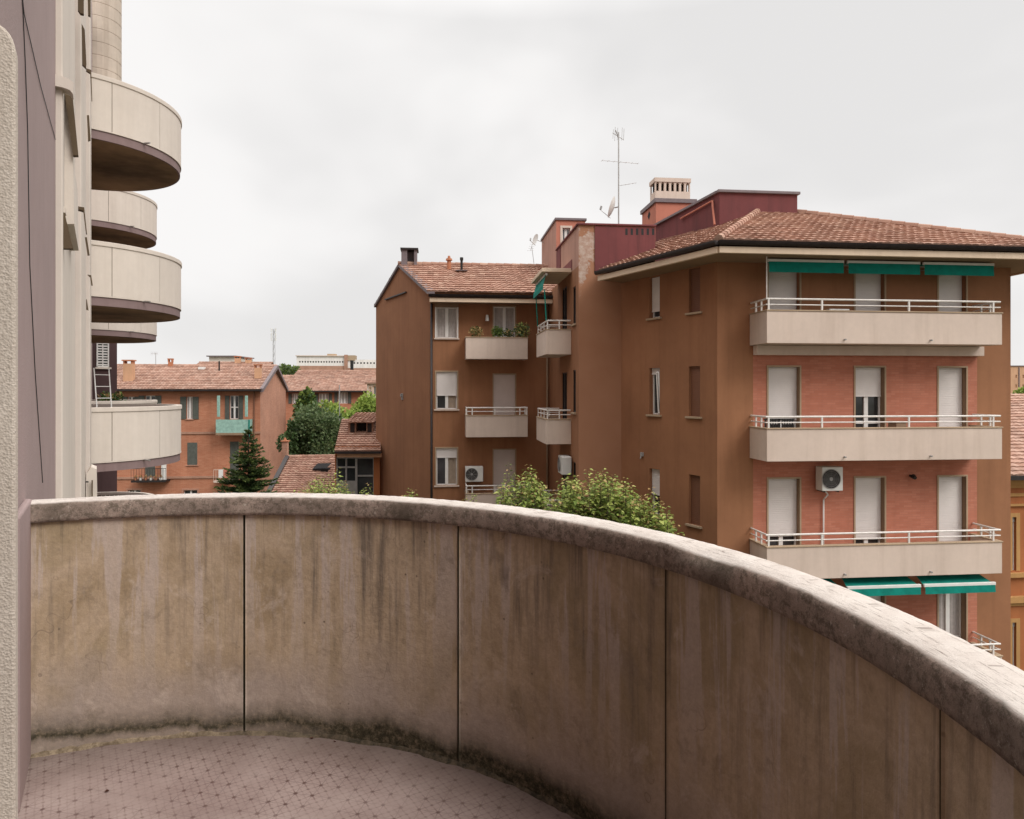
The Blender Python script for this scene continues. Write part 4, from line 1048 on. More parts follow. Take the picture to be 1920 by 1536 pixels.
# wing with the gable
Wg = Wall(G0, IC); Wgl = Wall(GL, G0)
gL = Wgl.L; WEZ = 15.34
rD = (hit(G0, DM, 750)); ridz = ZP(497, rD.y)
c1w = (Wg.s(818), Wg.s(857)); c2w = (Wg.s(925.5), Wg.s(966))
w_r = {1: (13.28, 14.52), 0: (10.42, 11.92), -1: (7.36, 8.85), -2: (4.3, 5.8)}
hs = [(*c1w, *w_r[k]) for k in w_r] + [(*c2w, DBZ + FL * k, (DTZ if k < 1 else DTZ - .3) + FL * k) for k in w_r]
mb = MB(); Wg.panel(mb, 0, Wg.L, 0, 15.0, hs, .2); mb.build('wall', 'brown', blk)
mb = MB(); pts = [(0, 0), (gL, 0), (gL, WEZ - .05), (gL / 2, ridz - .05), (0, WEZ - .05)]
mb.face([Wgl.p(s_, 0, z) for s_, z in pts], pts)
mb.build('gable_wall', 'brown', blk)
mb = MB(); Wgl.box(mb, gL * .36, gL * .80, .0, .09, 15.05, 15.22)
a0, a1 = Wgl.s(724), Wgl.s(763)
mb = MB()
zz0, zz1 = Wgl.z(563, a0), Wgl.z(549, a1)
mb.hexa([Wgl.p(a0, 0.08, zz0), Wgl.p(a1, 0.08, zz1), Wgl.p(a1, -.05, zz1), Wgl.p(a0, -.05, zz0)], [Wgl.p(a0, 0.08, zz0 + .05), Wgl.p(a1, 0.08, zz1 + .05), Wgl.p(a1, -.05, zz1 + .05), Wgl.p(a0, -.05, zz0 + .05)])
mb.build('shadow_dark_ledge', 'gutter', blk)  # brown ledge coloured near-black, so its cast shadow line is in the colour
mb = MB(); t_ = Wgl.s(755); zz = Wgl.z(743, t_); Wgl.box(mb, t_ - .07, t_ + .07, 0, .05, zz - .16, zz + .12); Wgl.box(mb, t_ - .05, t_ + .05, .05, .1, zz - .02, zz + .1); mb.build('wall_vent', 'grey', blk)
mb = MB(); mb.tube(Wg.p(.07, .06, 0), Wg.p(.07, .06, 14.7), .045, 10); mb.build('drainpipe', 'gutter', blk, smooth=True)
mb = MB(); mb.tube(Wg.p(Wg.L - .1, .07, 3), Wg.p(Wg.L - .1, .07, 14.7), .04, 10); mb.build('drainpipe', 'soffit', blk, smooth=True)
wst = {1: 0.0, 0: .62, -1: .24, -2: 1}; dst = {1: 0, 0: 1, -1: 1, -2: 1}
for k in w_r:
    opening(blk, Wg, *c1w, *w_r[k], .12, wst[k], 'window', 'shutter', 2, 'beige' if k < 1 else 'white', sill='cream', curtain=True if k == 1 else 'right', trimw=.05)
    opening(blk, Wg, *c2w, DBZ + FL * k, (DTZ if k < 1 else DTZ - .3) + FL * k, .12, dst[k], 'balcony_door', 'pinkshutter', 2, 'beige', curtain=True, trimw=.04)
a, b = c1w; mb = MB(); Wg.box(mb, a - .05, b + .05, -.1, .03, 14.521, 14.72); mb.build('shutter_box', 'soffit', blk)
g0_, g1_ = Wg.s(873.5, 1.0), Wg.s(989.5, 1.0)
for i, k in enumerate((1, 0, -1, -2)):
    sl = box_balcony(blk, Wg, g0_, g1_, 1.0, PBZ + FL * k, PTZ + FL * k, None if k == 1 else RTZ + FL * k, [g0_ + .03, g0_ + .25, Wg.s(928, 1), Wg.s(975, 1), g1_ - .03], label=['wing balcony lined with potted plants', 'wing balcony in front of the closed pinkish shutter', 'wing balcony below the air conditioner', 'lowest wing balcony'][i])
# wing roof
ov = .75; slp = (ridz - WEZ) / (gL / 2 * abs(DM.x * U.y - DM.y * U.x))
OUT = -E_
g_e0 = G0 + OUT * ov - U * .10; g_e1 = IC + OUT * ov + U * .3; ez = WEZ - slp * ov + .02
mid = Wgl.p(gL / 2, 0, 0).xy; LR = (IC - G0).length
t0_, t1_ = mid - U * .10, mid + U * (LR + 2.0)
zr = ridz + .02
mb = MB(); roof_plane(mb, v3(g_e0, ez), v3(g_e1, ez), v3(t1_, zr), v3(t0_, zr), seed=5)
b_e0 = GL - U * .10; b_e1 = b_e0 + U * (LR + 4)
roof_plane(mb, v3(b_e1, WEZ), v3(b_e0, WEZ), v3(t0_, zr), v3(t1_, zr), seed=6)
ridge_tiles(mb, v3(t0_, zr + .03), v3(t1_, zr + .03))
wrf = mb.build('roof', 'tiles', blk, label='gabled tiled roof of the wing')
mb = MB()
for a, b, za, zb in ((g_e0, t0_, ez, zr), (b_e0, t0_, WEZ, zr)):
    A3, B3 = Vector(v3(a, za)), Vector(v3(b, zb)); w_ = Vector((U.x, U.y, 0))
    mb.hexa([A3 + Vector((0, 0, -.09)), B3 + Vector((0, 0, -.09)), B3 + w_ * .3 + Vector((0, 0, -.09)), A3 + w_ * .3 + Vector((0, 0, -.09))], [A3 + Vector((0, 0, .03)), B3 + Vector((0, 0, .03)), B3 + w_ * .3 + Vector((0, 0, .03)), A3 + w_ * .3 + Vector((0, 0, .03))])
mb.build('rake_trim', 'lead', wrf)
mb = MB(); mb.prism([tuple(g_e0 + U * .2), tuple(g_e1), tuple(IC), tuple(G0)], 14.66, 14.69); mb.build('soffit', 'soffit', wrf)
eave([g_e0 + U * .1, g_e1], wrf, 14.66)
# wing chimney astride the gable
cpos = mid + U * .35; WC = Wall(cpos, cpos + U)
zb = ZP(509, cpos.y); zt_ = ZP(468, cpos.y)
a, b = WC.s(753), WC.s(782)
mb = MB(); WC.box(mb, a + .25, b, -.5, .25, zr - .5, zb + .25); ch2 = mb.build('chimney', 'cream', wrf)
mb = MB()
for x0, x1 in ((a, a + .26), (b - .12, b)): WC.box(mb, x0, x1, -.45, .25, zb + .02, zt_ - .06)
WC.box(mb, a + .261, b - .121, -.45, -.2, zb + .25, zt_ - .06); mb.build('flue_box', 'lead', ch2)
mb = MB(); WC.box(mb, a - .04, b + .06, -.5, .32, zt_ - .06, zt_ + .02); mb.build('capstone', 'gutter', ch2)
def on_front_roof(px, frac):
    a = hit(v2(g_e0), U, px); q_ = g_e0 + (t0_ - g_e0) * frac; c_ = hit(q_, U, px); return c_, ez + (zr - ez) * frac
v2 = lambda p: Vector((p.x, p.y))
q, z_ = on_front_roof(842, .80); mb = MB(); mb.tube((q.x, q.y, z_ - .1), (q.x, q.y, z_ + .42), .09, 10); mb.tube((q.x, q.y, z_ + .42), (q.x, q.y, z_ + .5), .15, 10, .13); mb.tube((q.x, q.y, z_ + .52), (q.x, q.y, z_ + .62), .07, 10, .05); mb.build('roof_vent', 'terracotta', wrf)
q, z_ = on_front_roof(865.5, .72); mb = MB(); mb.tube((q.x, q.y, z_ - .1), (q.x, q.y, z_ + .52), .055, 10); mb.tube((q.x, q.y, z_ + .52), (q.x, q.y, z_ + .64), .075, 10); mb.build('flue_pipe', 'black', wrf)
mb = MB(); mb.prism([(q.x - .25, q.y - .2), (q.x + .25, q.y - .2), (q.x + .25, q.y + .2), (q.x - .25, q.y + .2)], z_ + .04, z_ + .075); mb.build('flashing', 'lead', wrf)

# ------------------------------------------------------------------ awnings, air conditioners, aerials on the block
def awning(px0, px1, kind, z, label, grp):
    o_ = .80 if kind == 'top' else 1.1
    a, b = Wf.s(px0, o_), Wf.s(px1, o_); t = thing('awning', label, 'awning', tuple(Wf.p(a, .1, z)), grp)
    mb = MB()
    if kind == 'top':
        zb = z - .10; zi = z - .02
    else: zb = z - .27; zi = z - .03
    n = 10
    for i in range(n):
        u0, u1 = a + .02 + (b - a - .04) * i / n, a + .02 + (b - a - .04) * (i + 1) / n
        mb.face([Wf.p(max(u0, a + .3), .14, zi), Wf.p(max(u1, a + .34), .14, zi), Wf.p(u1, o_ - .05, zb + .02), Wf.p(u0, o_ - .05, zb + .02)])
        w0, w1 = .008 * math.sin(i * 2.1), .008 * math.sin((i + 1) * 2.1)
        h = .28 if kind == 'top' else .19
        mb.face([Wf.p(u0, o_ + .012, zb), Wf.p(u1, o_ + .012, zb), Wf.p(u1, o_ + .02 + w1, zb - h), Wf.p(u0, o_ + .02 + w0, zb - h)])
    mb.build('canvas', 'green', t)
    mb = MB(); Wf.box(mb, a, b, o_ - .05, o_ + .01, zb - .01, zb + .07); mb.build('front_bar', 'whiteplastic', t, bevel=.006)
    mb = MB(); mb.tube(Wf.p(a + .3, .12, z - .01), Wf.p(b, .12, z - .01), .05, 10); mb.build('roller', 'metal', t)
    mb = MB()
    for e in (a + .4, b - .12): mb.path([Wf.p(e, .1, zi - .12), Wf.p(e + (.12 if e < (a + b) / 2 else -.12), o_ * .5, zi - .14), Wf.p(e, o_ - .04, zb)], .018, 6)
    mb.build('folding_arm', 'metal', t)
G1 = 'green awnings rolled in under the eaves'; G2 = 'green awnings under the third long balcony'
awning(1440, 1582.5, 'top', 14.64, 'leftmost of the three green awnings under the eaves, beside the thin pole', G1)
awning(1589, 1725.5, 'top', 14.64, 'middle one of the three green awnings under the eaves', G1)
awning(1731.5, 1864, 'top', 14.64, 'rightmost of the three green awnings under the eaves', G1)
zlo = PBZ - FL - .005
awning(1434, 1580, 'low', zlo, 'lower green awning half hidden behind the pale parapet coping', G2)
awning(1589, 1727, 'low', zlo, 'lower green awning with a white bar, beside the one at the wall end', G2)
awning(1733, 1867, 'low', zlo, 'rightmost lower green awning, above the curtained balcony door', G2)
mb = MB(); t_ = Wf.s(1437.5, .95); mb.tube(Wf.p(t_, .95, SOF - .01), Wf.p(t_, .95, RTZ + FL), .016, 8); tag(mb.build('awning_pole', 'railing'), 'thin pale pole from the eaves to the left end of the top balcony rail', 'pole')

def ac(W, a, b, o0, o1, z0, z1, label, fan=.36, pipe=None):
    t = thing('air_conditioner', label, 'air conditioner', tuple(W.p(a, o0, z0)), 'outdoor air conditioner units')
    mb = MB(); W.box(mb, a, b, o0, o1, z0, z1); body = mb.build('casing', 'whiteplastic', t, bevel=.02)
    c = a + (b - a) * fan; zc = (z0 + z1) / 2; r = (z1 - z0) * .40
    mb = MB(); pts = [W.p(c + r * math.cos(k * .2618), o1 + .004, zc + r * math.sin(k * .2618)) for k in range(24)]; mb.face(pts); mb.build('fan_opening', 'dark', t)
    mb = MB()
    for rr in (r, r * .8, r * .6, r * .4, r * .2):
        mb.path([W.p(c + rr * math.cos(k * .2618), o1 + .014, zc + rr * math.sin(k * .2618)) for k in range(25)], .005 if rr < r else .012, 4)
    for k in range(8): mb.tube(W.p(c, o1 + .014, zc), W.p(c + r * math.cos(k * math.pi / 4), o1 + .014, zc + r * math.sin(k * math.pi / 4)), .004, 4)
    mb.tube(W.p(c, o1 + .008, zc), W.p(c, o1 + .02, zc), r * .18, 12)
    mb.build('fan_grille', 'grey', t)
    mb = MB()
    for e in (a + .1, b - .1): W.box(mb, e - .015, e + .015, 0, o1 - .05, z0 - .04, z0 - .004)
    mb.build('bracket', 'black', t)
    if pipe:
        mb = MB(); mb.path([W.p(x, o, z) for x, o, z in pipe], .022, 8); mb.build('pipe_sleeve', 'whiteplastic', t, smooth=True)
    return t
a, b = Wf.s(1541, .4), Wf.s(1580, .4); zt_ = Wf.z(876, a, .4); zb_ = Wf.z(921, a, .4); m_ = (a + b) / 2 - .05
ac(Wf, a, b, .08, .42, zb_, zt_, 'air conditioner on the salmon brick wall between two shuttered balcony doors', .42, [(m_, .1, zb_ - .02), (m_ + .08, .14, zb_ - .14), (m_, .06, zb_ - .28), (m_, .05, DBZ - FL)])
a, b = Wg.s(872.5, .5), Wg.s(906, .5)
ac(Wg, a, b, .15, .48, Wg.z(904, a, .5), Wg.z(875.5, a, .5), 'air conditioner on the brown wing wall left of the lowest shuttered door')
a = Ws.s(1058, .3); ac(Ws, a - .75, a, .05, .38, 8.35, 8.95, 'air conditioner below the corner balcony, seen end on above the treetop')

def yagi(mb, c, d, L, n, w_, up, r=.009):
    d = d.normalized(); up = up.normalized(); mb.tube(c - d * L * .5, c + d * L * .5, r, 5)
    for k in range(n):
        q = c + d * L * (k / (n - 1) - .5); hw = w_ * (1 - .35 * k / n); mb.tube(q - up * hw, q + up * hw, r * .6, 4)
ANB = Wt.p(Wt.s(1160, -.4), -.4, TZ - .1); s_ = ANB.y / F
t = thing('roof_aerial', 'tall television aerial mast standing on the maroon tower parapet', 'aerial', tuple(ANB))
top = Vector((ANB.x, ANB.y, ZP(248, ANB.y)))
mb = MB(); mb.tube(ANB, top, .024, 8); mb.build('mast', 'metal', t)
mb = MB(); z1 = ZP(304, ANB.y); yagi(mb, Vector((ANB.x + .05, ANB.y, z1)), Vector((1, .25, 0)), 72 * s_, 7, .10, Vector((-.25, 1, 0)), .008); mb.build('antenna_boom', 'metal', t)
mb = MB(); z1 = ZP(347, ANB.y); yagi(mb, Vector((ANB.x + .28, ANB.y, z1 + .02)), Vector((1, -.2, .12)), 33 * s_, 6, .06, Vector((.2, 1, 0)), .008); mb.build('antenna_boom', 'metal', t)
mb = MB(); c = Vector((top.x, top.y, ZP(256, ANB.y)))
for dx, h in ((-.19, .30), (-.13, .46), (-.05, .40), (.1, .42), (.16, .36)):
    mb.tube(c + Vector((dx, 0, -h * .5 + .08)), c + Vector((dx + .02, 0, h * .5 + .08)), .008, 5)
mb.tube(c + Vector((-.2, 0, .12)), c + Vector((.18, 0, -.12)), .012, 5); mb.tube(c + Vector((-.1, .0, .2)), c + Vector((0, -.0, -.05)), .022, 5)
mb.build('antenna_head', 'metal', t)
def dish(c, d, r, label, up_to, mat='whiteplastic'):
    t = thing('satellite_dish', label, 'satellite dish', tuple(c)); d = Vector(d).normalized(); x = d.cross(Vector((0, 0, 1))).normalized(); y = x.cross(d)
    mb = MB(); n = 20
    ringp = lambda f: [c + (x * math.cos(2 * math.pi * k / n) + y * math.sin(2 * math.pi * k / n)) * r * f + d * (.25 * r * f * f) for k in range(n)]
    rs = [ringp(f) for f in (.02, .35, .7, 1.0)]
    for A, B in zip(rs, rs[1:]):
        for k in range(n): mb.face([A[k], A[(k + 1) % n], B[(k + 1) % n], B[k]])
    mb.build('reflector', mat, t, smooth=True)
    mb = MB(); e = c + d * r * 1.15 - y * r * .5; mb.tube(c - y * r, e, .012, 6); mb.tube(e, e + y * .12, .035, 8); mb.build('arm', 'metal', t)
    mb = MB(); mb.path([c - d * .02, Vector(up_to)], .02, 6); mb.build('bracket', 'metal', t)
dc = Vector((ANB.x - 8 * s_, ANB.y + .1, ZP(388, ANB.y))); dish(dc, (-1, .25, .35), .36, 'pale satellite dish seen edge on, low on the television mast', (ANB.x, ANB.y, dc.z))
dc = S1 + E_ * 3.5; dish(Vector((dc.x - .35, dc.y, ZP(450, dc.y))), (-1, -.5, .25), .27, 'white satellite dish on the pink stair head, left of the tower', (dc.x, dc.y, ZP(455, dc.y)))
q = S1 + E_ * 5.6; t = thing('roof_aerial', 'small aerial sticking out beside the white dish above the wing roof', 'aerial', (q.x, q.y, 15.5))
mb = MB(); zq = ZP(462, q.y); xq = mray(997) * q.y; mb.path([(q.x, q.y, 16.1), (xq, q.y, zq)], .015, 5); mb.build('mast', 'metal', t)
mb = MB(); yagi(mb, Vector((xq, q.y, zq)), Vector((.3, 0, 1)), .45, 5, .16, Vector((1, 0, 0)), .01); mb.build('antenna_boom', 'metal', t)

# small things on the balconies
def crate_box(W, a, b, o0, o1, z0, z1, name, label, cat, mat):
    t = thing(name, label, cat, tuple(W.p(a, o0, z0))); mb = MB(); W.box(mb, a, b, o0, o1, z0, z1 - .04); mb.build('body', mat, t, bevel=.01)
    mb = MB(); W.box(mb, a - .015, b + .015, o0 - .015, o1 + .015, z1 - .04, z1); mb.build('lid', mat, t, bevel=.008)
crate_box(Wf, Wf.s(1548, .4), Wf.s(1583, .4), .2, .6, DBZ + FL + .07, PTZ + FL + .12, 'storage_box', 'low white storage box behind the rail of the top balcony', 'box', 'whiteplastic')
crate_box(Wf, Wf.s(1676, .5), Wf.s(1695, .5), .25, .6, DBZ + .07, PTZ + .17, 'cardboard_box', 'small brown box beside the open white balcony door', 'box', 'soffit')
def chair(W, s_, o_, z, label, mat='black'):
    t = thing('garden_chair', label, 'chair', tuple(W.p(s_, o_, z)))
    mb = MB(); W.box(mb, s_ - .22, s_ + .22, o_ - .22, o_ + .22, z + .42, z + .45); mb.build('seat', mat, t)
    mb = MB()
    for k in range(6): W.box(mb, s_ - .2 + k * .072, s_ - .165 + k * .072, o_ - .235, o_ - .215, z + .45, z + .86)
    W.box(mb, s_ - .23, s_ + .23, o_ - .24, o_ - .21, z + .86, z + .90); mb.build('backrest', mat, t)
    for dx in (-.2, .2):
        for do in (-.2, .2): mb = MB(); mb.tube(W.p(s_ + dx, o_ + do, z), W.p(s_ + dx, o_ + do, z + .42), .014, 6); mb.build('leg', mat, t)
fz0 = PBZ + .17
chair(Wf, Wf.s(1453, .45), .5, fz0, 'dark slatted garden chair nearest the left end of the middle balcony')
chair(Wf, Wf.s(1480, .45), .5, fz0, 'dark slatted garden chair just right of its twin on the middle balcony')
shrub_pot('potted_plant', 'potted plant with reddish leaves at the left end of the wing balcony', 'plant', *Wg.p(Wg.s(893, .8), .78, 0).xy, fz0 + FL + .46, .34, .40, ('leafred', 'leafdark'), 380, .08, 11, .14, .22, 'potted plants on the wing balcony', (3, 2))
shrub_pot('potted_plant', 'bushy green potted plant at the middle of the wing balcony', 'plant', *Wg.p(Wg.s(933, .8), .78, 0).xy, fz0 + FL + .46, .30, .40, ('leafdark', 'leaf'), 420, .08, 12, .14, .22, 'potted plants on the wing balcony', (2, 3))
shrub_pot('potted_plant', 'small dark potted plant right of the middle of the wing balcony', 'plant', *Wg.p(Wg.s(953, .8), .78, 0).xy, fz0 + FL + .46, .22, .32, ('leafdark', 'leafred'), 300, .07, 13, .13, .22, 'potted plants on the wing balcony', (3, 1), 'whiteplastic')
shrub_pot('potted_plant', 'largest round green potted bush at the right end of the wing balcony', 'plant', *Wg.p(Wg.s(979, .8), .75, 0).xy, fz0 + FL + .46, .36, .60, ('leafgrey', 'leafbright', 'leafred'), 600, .085, 14, .15, .22, 'potted plants on the wing balcony', (4, 2, 1))
mb = MB(); W_ = Wg; z_ = fz0 + FL; W_.box(mb, g0_ + .15, g1_ - .12, .62, .88, z_ + .43, z_ + .46)
for x in (g0_ + .2, (g0_ + g1_) / 2, g1_ - .17): W_.box(mb, x - .015, x + .015, .64, .86, z_, z_ + .43)
tag(mb.build('plant_shelf', 'soffit'), 'long low shelf carrying the potted plants behind the wing balcony parapet', 'shelf')
mb = MB(); a = Wg.s(913); z_ = Wg.z(597, a); mb.tube(Wg.p(a, .0, z_ + .1), Wg.p(a, .16, z_ + .1), .02, 6); mb.tube(Wg.p(a, .16, z_ + .12), Wg.p(a, .16, z_ - .12), .05, 10, .08); tag(mb.build('wall_lamp', 'whiteplastic'), 'small white wall lamp between the window and the door of the wing top floor', 'lamp')
mb = MB(); a = Wf.s(1706); z_ = Wf.z(892, a); mb.tube(Wf.p(a, 0, z_), Wf.p(a, .12, z_), .03, 8); mb.tube(Wf.p(a, .12, z_), Wf.p(a, .22, z_ - .04), .07, 10, .05); tag(mb.build('wall_lamp', 'gutter'), 'dark round wall lamp high on the salmon brick wall under the balcony', 'lamp')

# ------------------------------------------------------------------ houses behind, on the left
def pts_house(root, Q, dep, L0, L1, ez, rz, wallmat, gabmat, roofmat, seed, ovh=.5, tw=.22, th=.33, samp=3, holes=(), reveal=.15, rake='lead', gab_left=False, eave_mat='gutter', base=0.0, gl=None):
    """gabled house: front along U from Q+U*L0 to Q+U*L1, depth dep along E_; ridge parallel with the front"""
    A, B = Q + U * L0, Q + U * L1
    Wa = Wall(A, B); L = Wa.L
    hs = [(a - 0, b, c, d) for a, b, c, d in holes]
    mb = MB(); Wa.panel(mb, 0, L, base, ez, hs, reveal); mb.build('wall', wallmat, root)
    for X, Wq in (('r', Wall(B, B + E_ * dep)), ('l', Wall(A + E_ * dep, A))):
        mb = MB(); p = [(0, base), (dep, base), (dep, ez), (dep / 2, rz - .06), (0, ez)]
        mb.face([Wq.p(s_, 0, z) for s_, z in p], p); mb.build('gable_wall', gabmat, root)
    mb = MB(); Wall(B + E_ * dep, A + E_ * dep).panel(mb, 0, L, base, ez); mb.build('wall', wallmat, root)
    sl = (rz - ez) / (dep / 2); e0, e1 = A - E_ * ovh - U * .2, B - E_ * ovh + U * .2; t0, t1 = A + E_ * dep / 2 - U * .2, B + E_ * dep / 2 + U * .2
    z0 = ez - sl * ovh + .08; zt = rz + .08
    mb = MB(); roof_plane(mb, v3(e0, z0), v3(e1, z0), v3(t1, zt), v3(t0, zt), tw, th, samp=samp, seed=seed)
    f0, f1 = A + E_ * (dep + ovh), B + E_ * (dep + ovh)
    roof_plane(mb, v3(f1, z0), v3(f0, z0), v3(t0, zt), v3(t1, zt), tw, th, samp=samp, seed=seed + 1)
    ridge_tiles(mb, v3(t0, zt), v3(t1, zt)); rf_ = mb.build('roof', roofmat, root)
    if eave_mat:
        m = MB(); We = Wall(e0, e1); We.box(m, 0, We.L, -.35, .02, z0 - .14, z0 - .02); We.box(m, 0, We.L, .02, .14, z0 - .12, z0 + .0); m.build('gutter', eave_mat, rf_)
    if rake:
        m = MB()
        for e, t in ((e1, t1), (f1, t1)):
            a3, b3 = Vector(v3(e, z0)), Vector(v3(t, zt)); w_ = Vector((U.x, U.y, 0)) * .12
            m.hexa([a3 - w_ + Vector((0, 0, -.2)), b3 - w_ + Vector((0, 0, -.2)), b3 + w_ + Vector((0, 0, -.2)), a3 + w_ + Vector((0, 0, -.2))], [a3 - w_ + Vector((0, 0, .06)), b3 - w_ + Vector((0, 0, .06)), b3 + w_ + Vector((0, 0, .06)), a3 + w_ + Vector((0, 0, .06))])
        m.build('rake_trim', rake, rf_)
    return Wa, rf_, (e0, z0, t0, zt)
def roof_pt(info, px, frac):
    e0, z0, t0, zt = info; q = e0 + (t0 - e0) * frac; c = hit(q, U, px); return c, z0 + (zt - z0) * frac
def chimney(parent, c, z0, z1, wx, wy, mat, cap='terracotta', capn='capstone'):
    Wq = Wall(c, c + U); mb = MB(); Wq.box(mb, -wx / 2, wx / 2, -wy / 2, wy / 2, z0, z1); o = mb.build('chimney', mat, parent)
    mb = MB()
    for sx in (-1, 1): Wq.box(mb, sx * wx * .42 - .05, sx * wx * .42 + .05, -wy * .45, wy * .45, z1, z1 + .18)
    Wq.box(mb, -wx * .62, wx * .62, -wy * .62, wy * .62, z1 + .18, z1 + .27); mb.build(capn, cap, o); return o
M['peach'] = plaster("peach_plaster", (0.56, 0.33, 0.20), 0.08, 0.1)

HQ = P(488, 49.5)
h1 = thing('brick_house', 'long orange brick house with grey shutters and a green balcony, behind the conifer', 'house', (HQ.x, HQ.y, 0))
Wh = Wall(HQ - U * 17, HQ)
hp = lambda x0, x1, y0, y1: (Wh.s(x0), Wh.s(x1), Wh.z(y1, Wh.s((x0 + x1) / 2)), Wh.z(y0, Wh.s((x0 + x1) / 2)))
wA1, wB1 = hp(350, 361, 744, 786), hp(431, 447, 742, 786)
wA2, wB2 = hp(351, 370, 830, 872), hp(431, 448, 828, 900)
wC1, wC2 = hp(272, 291, 742, 786), hp(272, 291, 862, 898)
wD = [hp(344, 370, 919, 960), hp(240, 264, 919, 960), hp(440, 464, 919, 960)]
hol = [wA1, wB1, wA2, wB2, wC1, wC2, hp(240, 252, 744, 786)] + wD
Wx, hrf, hinf = pts_house(h1, HQ, 8.2, -17, 0, Wh.z(727, 15), ZP(688, 53.5), 'brickwall', 'brickgable', 'tilesfar', 21, holes=hol)
opening(h1, Wh, *wA1, .12, .0, 'window', sashes=2, trim=None, curtain=True, sill='brickgable')
opening(h1, Wh, *wB1, .12, .0, 'balcony_door', sashes=2, trim=None)
opening(h1, Wh, *hol[6], .12, .0, 'window', sashes=2, trim=None, sill='brickgable')
opening(h1, Wh, *wC1, .12, .0, 'window', sashes=2, trim=None, sill='brickgable')
for w_ in (wA2, wB2, wC2): opening(h1, Wh, *w_, .06, 1, 'window', 'greyshutter', trim=None, sill='brickgable', pitch=.09)
for w_ in wD: opening(h1, Wh, *w_, .15, 0, 'window', sashes=2, trim='brickgable', trimw=.12)
for w_, gg in ((wA1, .40), (wB1, .30), (wC1, .4), (hol[6], .4)):
    for sgn in (-1, 1):
        m = MB(); e0 = w_[0] - gg - .02 if sgn < 0 else w_[1] + .02
        slats(Wh, e0, e0 + gg, w_[2], w_[3], .05, .1, .015, mb=m); Wh.box(m, e0, e0 + gg, .005, .03, w_[2], w_[3]); m.build('shutter_leaf', 'greyshutter', h1)
for yy in (812, 895):
    m = MB(); Wh.box(m, 0, 17.03, 0.003, .07, Wh.z(yy, 12) - .08, Wh.z(yy, 12) + .08); m.build('brick_belt', 'brickfar', h1)
a, b = Wh.s(405, .9), Wh.s(467, .9); zt_, zb_ = Wh.z(787, a, .9), Wh.z(812, a, .9)
m = MB(); Wh.box(m, a, b, 0, .95, zb_ - .16, zb_); bb = m.build('balcony', 'soffit', h1, label='green painted balcony with striped green curtains')
m = MB(); Wh.box(m, a, b, .91, .94, zb_, zt_); Wh.box(m, a, a + .03, 0, .909, zb_, zt_); Wh.box(m, b - .03, b, 0, .909, zb_, zt_); m.build('parapet', 'greenpaint', bb)
m = MB(); 
for x in (a + .1, b - .25):
    for k in range(5): m.tube(Wh.p(x + k * .035, .9 + .03 * (k % 2), zt_ + .2), Wh.p(x + k * .035, .9, ZP(742, Wh.p(a, .9, 0).y)), .035, 6)
m.build('gathered_curtains', 'greenpaint', bb)
m = MB(); m.tube(Wh.p(b + .02, .97, zt_), Wh.p(b + .02, .97, zb_ - .5), .05, 6); m.build('curtain_end', 'green', bb)
a, b = Wh.s(246, .8), Wh.s(311, .8); zb_ = Wh.z(905, a, .8); m = MB(); Wh.box(m, a, b, 0, .85, zb_, zb_ + .14)
for x in range(14): m.tube(Wh.p(a + (b - a) * x / 13, .82, zb_ + .14), Wh.p(a + (b - a) * x / 13, .82, zb_ + .95), .012, 4)
m.tube(Wh.p(a, .82, zb_ + .95), Wh.p(b, .82, zb_ + .95), .02, 5); lb = m.build('balcony', 'gutter', h1, label='thin dark balcony lined with flower pots')
m = MB(); m.path([Wh.p(b - .25, .5, zb_ + .15), Wh.p(b - .25, .5, zb_ + 1.75)], .17, 10); m.build('white_duct', 'whiteplastic', h1)
for k in range(6):
    x = a + .25 + k * .33; p_ = Wh.p(x, .7, zb_ + .14)
    shrub_pot('flower_pot', ['leftmost small pot on the dark balcony of the orange brick house', 'second small pot from the left on the dark balcony of the brick house', 'third small pot from the left on the dark balcony of the brick house', 'third small pot from the right on the dark balcony of the brick house', 'second small pot from the right on the dark balcony of the brick house', 'rightmost small pot beside the white duct on the brick house balcony'][k], 'flower pot', p_.x, p_.y, p_.z, .1, .16, ('leafred', 'leafdark'), 40, .08, 40 + k, .1, .17, 'pots on the brick house balcony', None, ('terracotta', 'whiteplastic')[k % 2])
a, b = Wh.s(401, .6), Wh.s(432, .6); zb_ = Wh.z(905, a, .6); m = MB(); Wh.box(m, a, b, 0, .7, zb_, zb_ + .12)
for x in range(8): m.tube(Wh.p(a + (b - a) * x / 7, .67, zb_ + .12), Wh.p(a + (b - a) * x / 7, .67, zb_ + .9), .012, 4)
m.tube(Wh.p(a, .67, zb_ + .9), Wh.p(b, .67, zb_ + .9), .02, 5); m.build('balcony', 'cream', h1, label='small balcony with drying laundry')
for k, (x, mt, lb_) in enumerate(((.35, 'whiteplastic', 'white cloth drying on the small balcony beside the conifer'), (.7, 'pinkred', 'reddish cloth drying on the small balcony beside the conifer'))):
    m = MB()
    for j in range(6):
        u0, u1 = a + x + j * .05, a + x + (j + 1) * .05; m.face([Wh.p(u0, .7 + .015 * (j % 2), zb_ + .35), Wh.p(u1, .7 + .015 * ((j + 1) % 2), zb_ + .35), Wh.p(u1, .69, zb_ + .92), Wh.p(u0, .69, zb_ + .92)])
    tag(m.build('laundry', mt), lb_, 'laundry')
m = MB(); m.tube(Wh.p(Wh.s(477), .07, 5), Wh.p(Wh.s(477), .07, 11.3), .05, 6); m.build('drainpipe', 'brownshutter', h1)
for px, fr_, y0, y1, wx, mt in ((242, .35, 712, 682, .62, 'peach'), (484, .45, 705, 690, .45, 'peach'), (320, .96, 684, 679, .3, 'terracotta')):
    c, z_ = roof_pt(hinf, px, fr_); chimney(hrf, c, z_ - .3, ZP(y1, c.y), wx, wx * .8, mt)
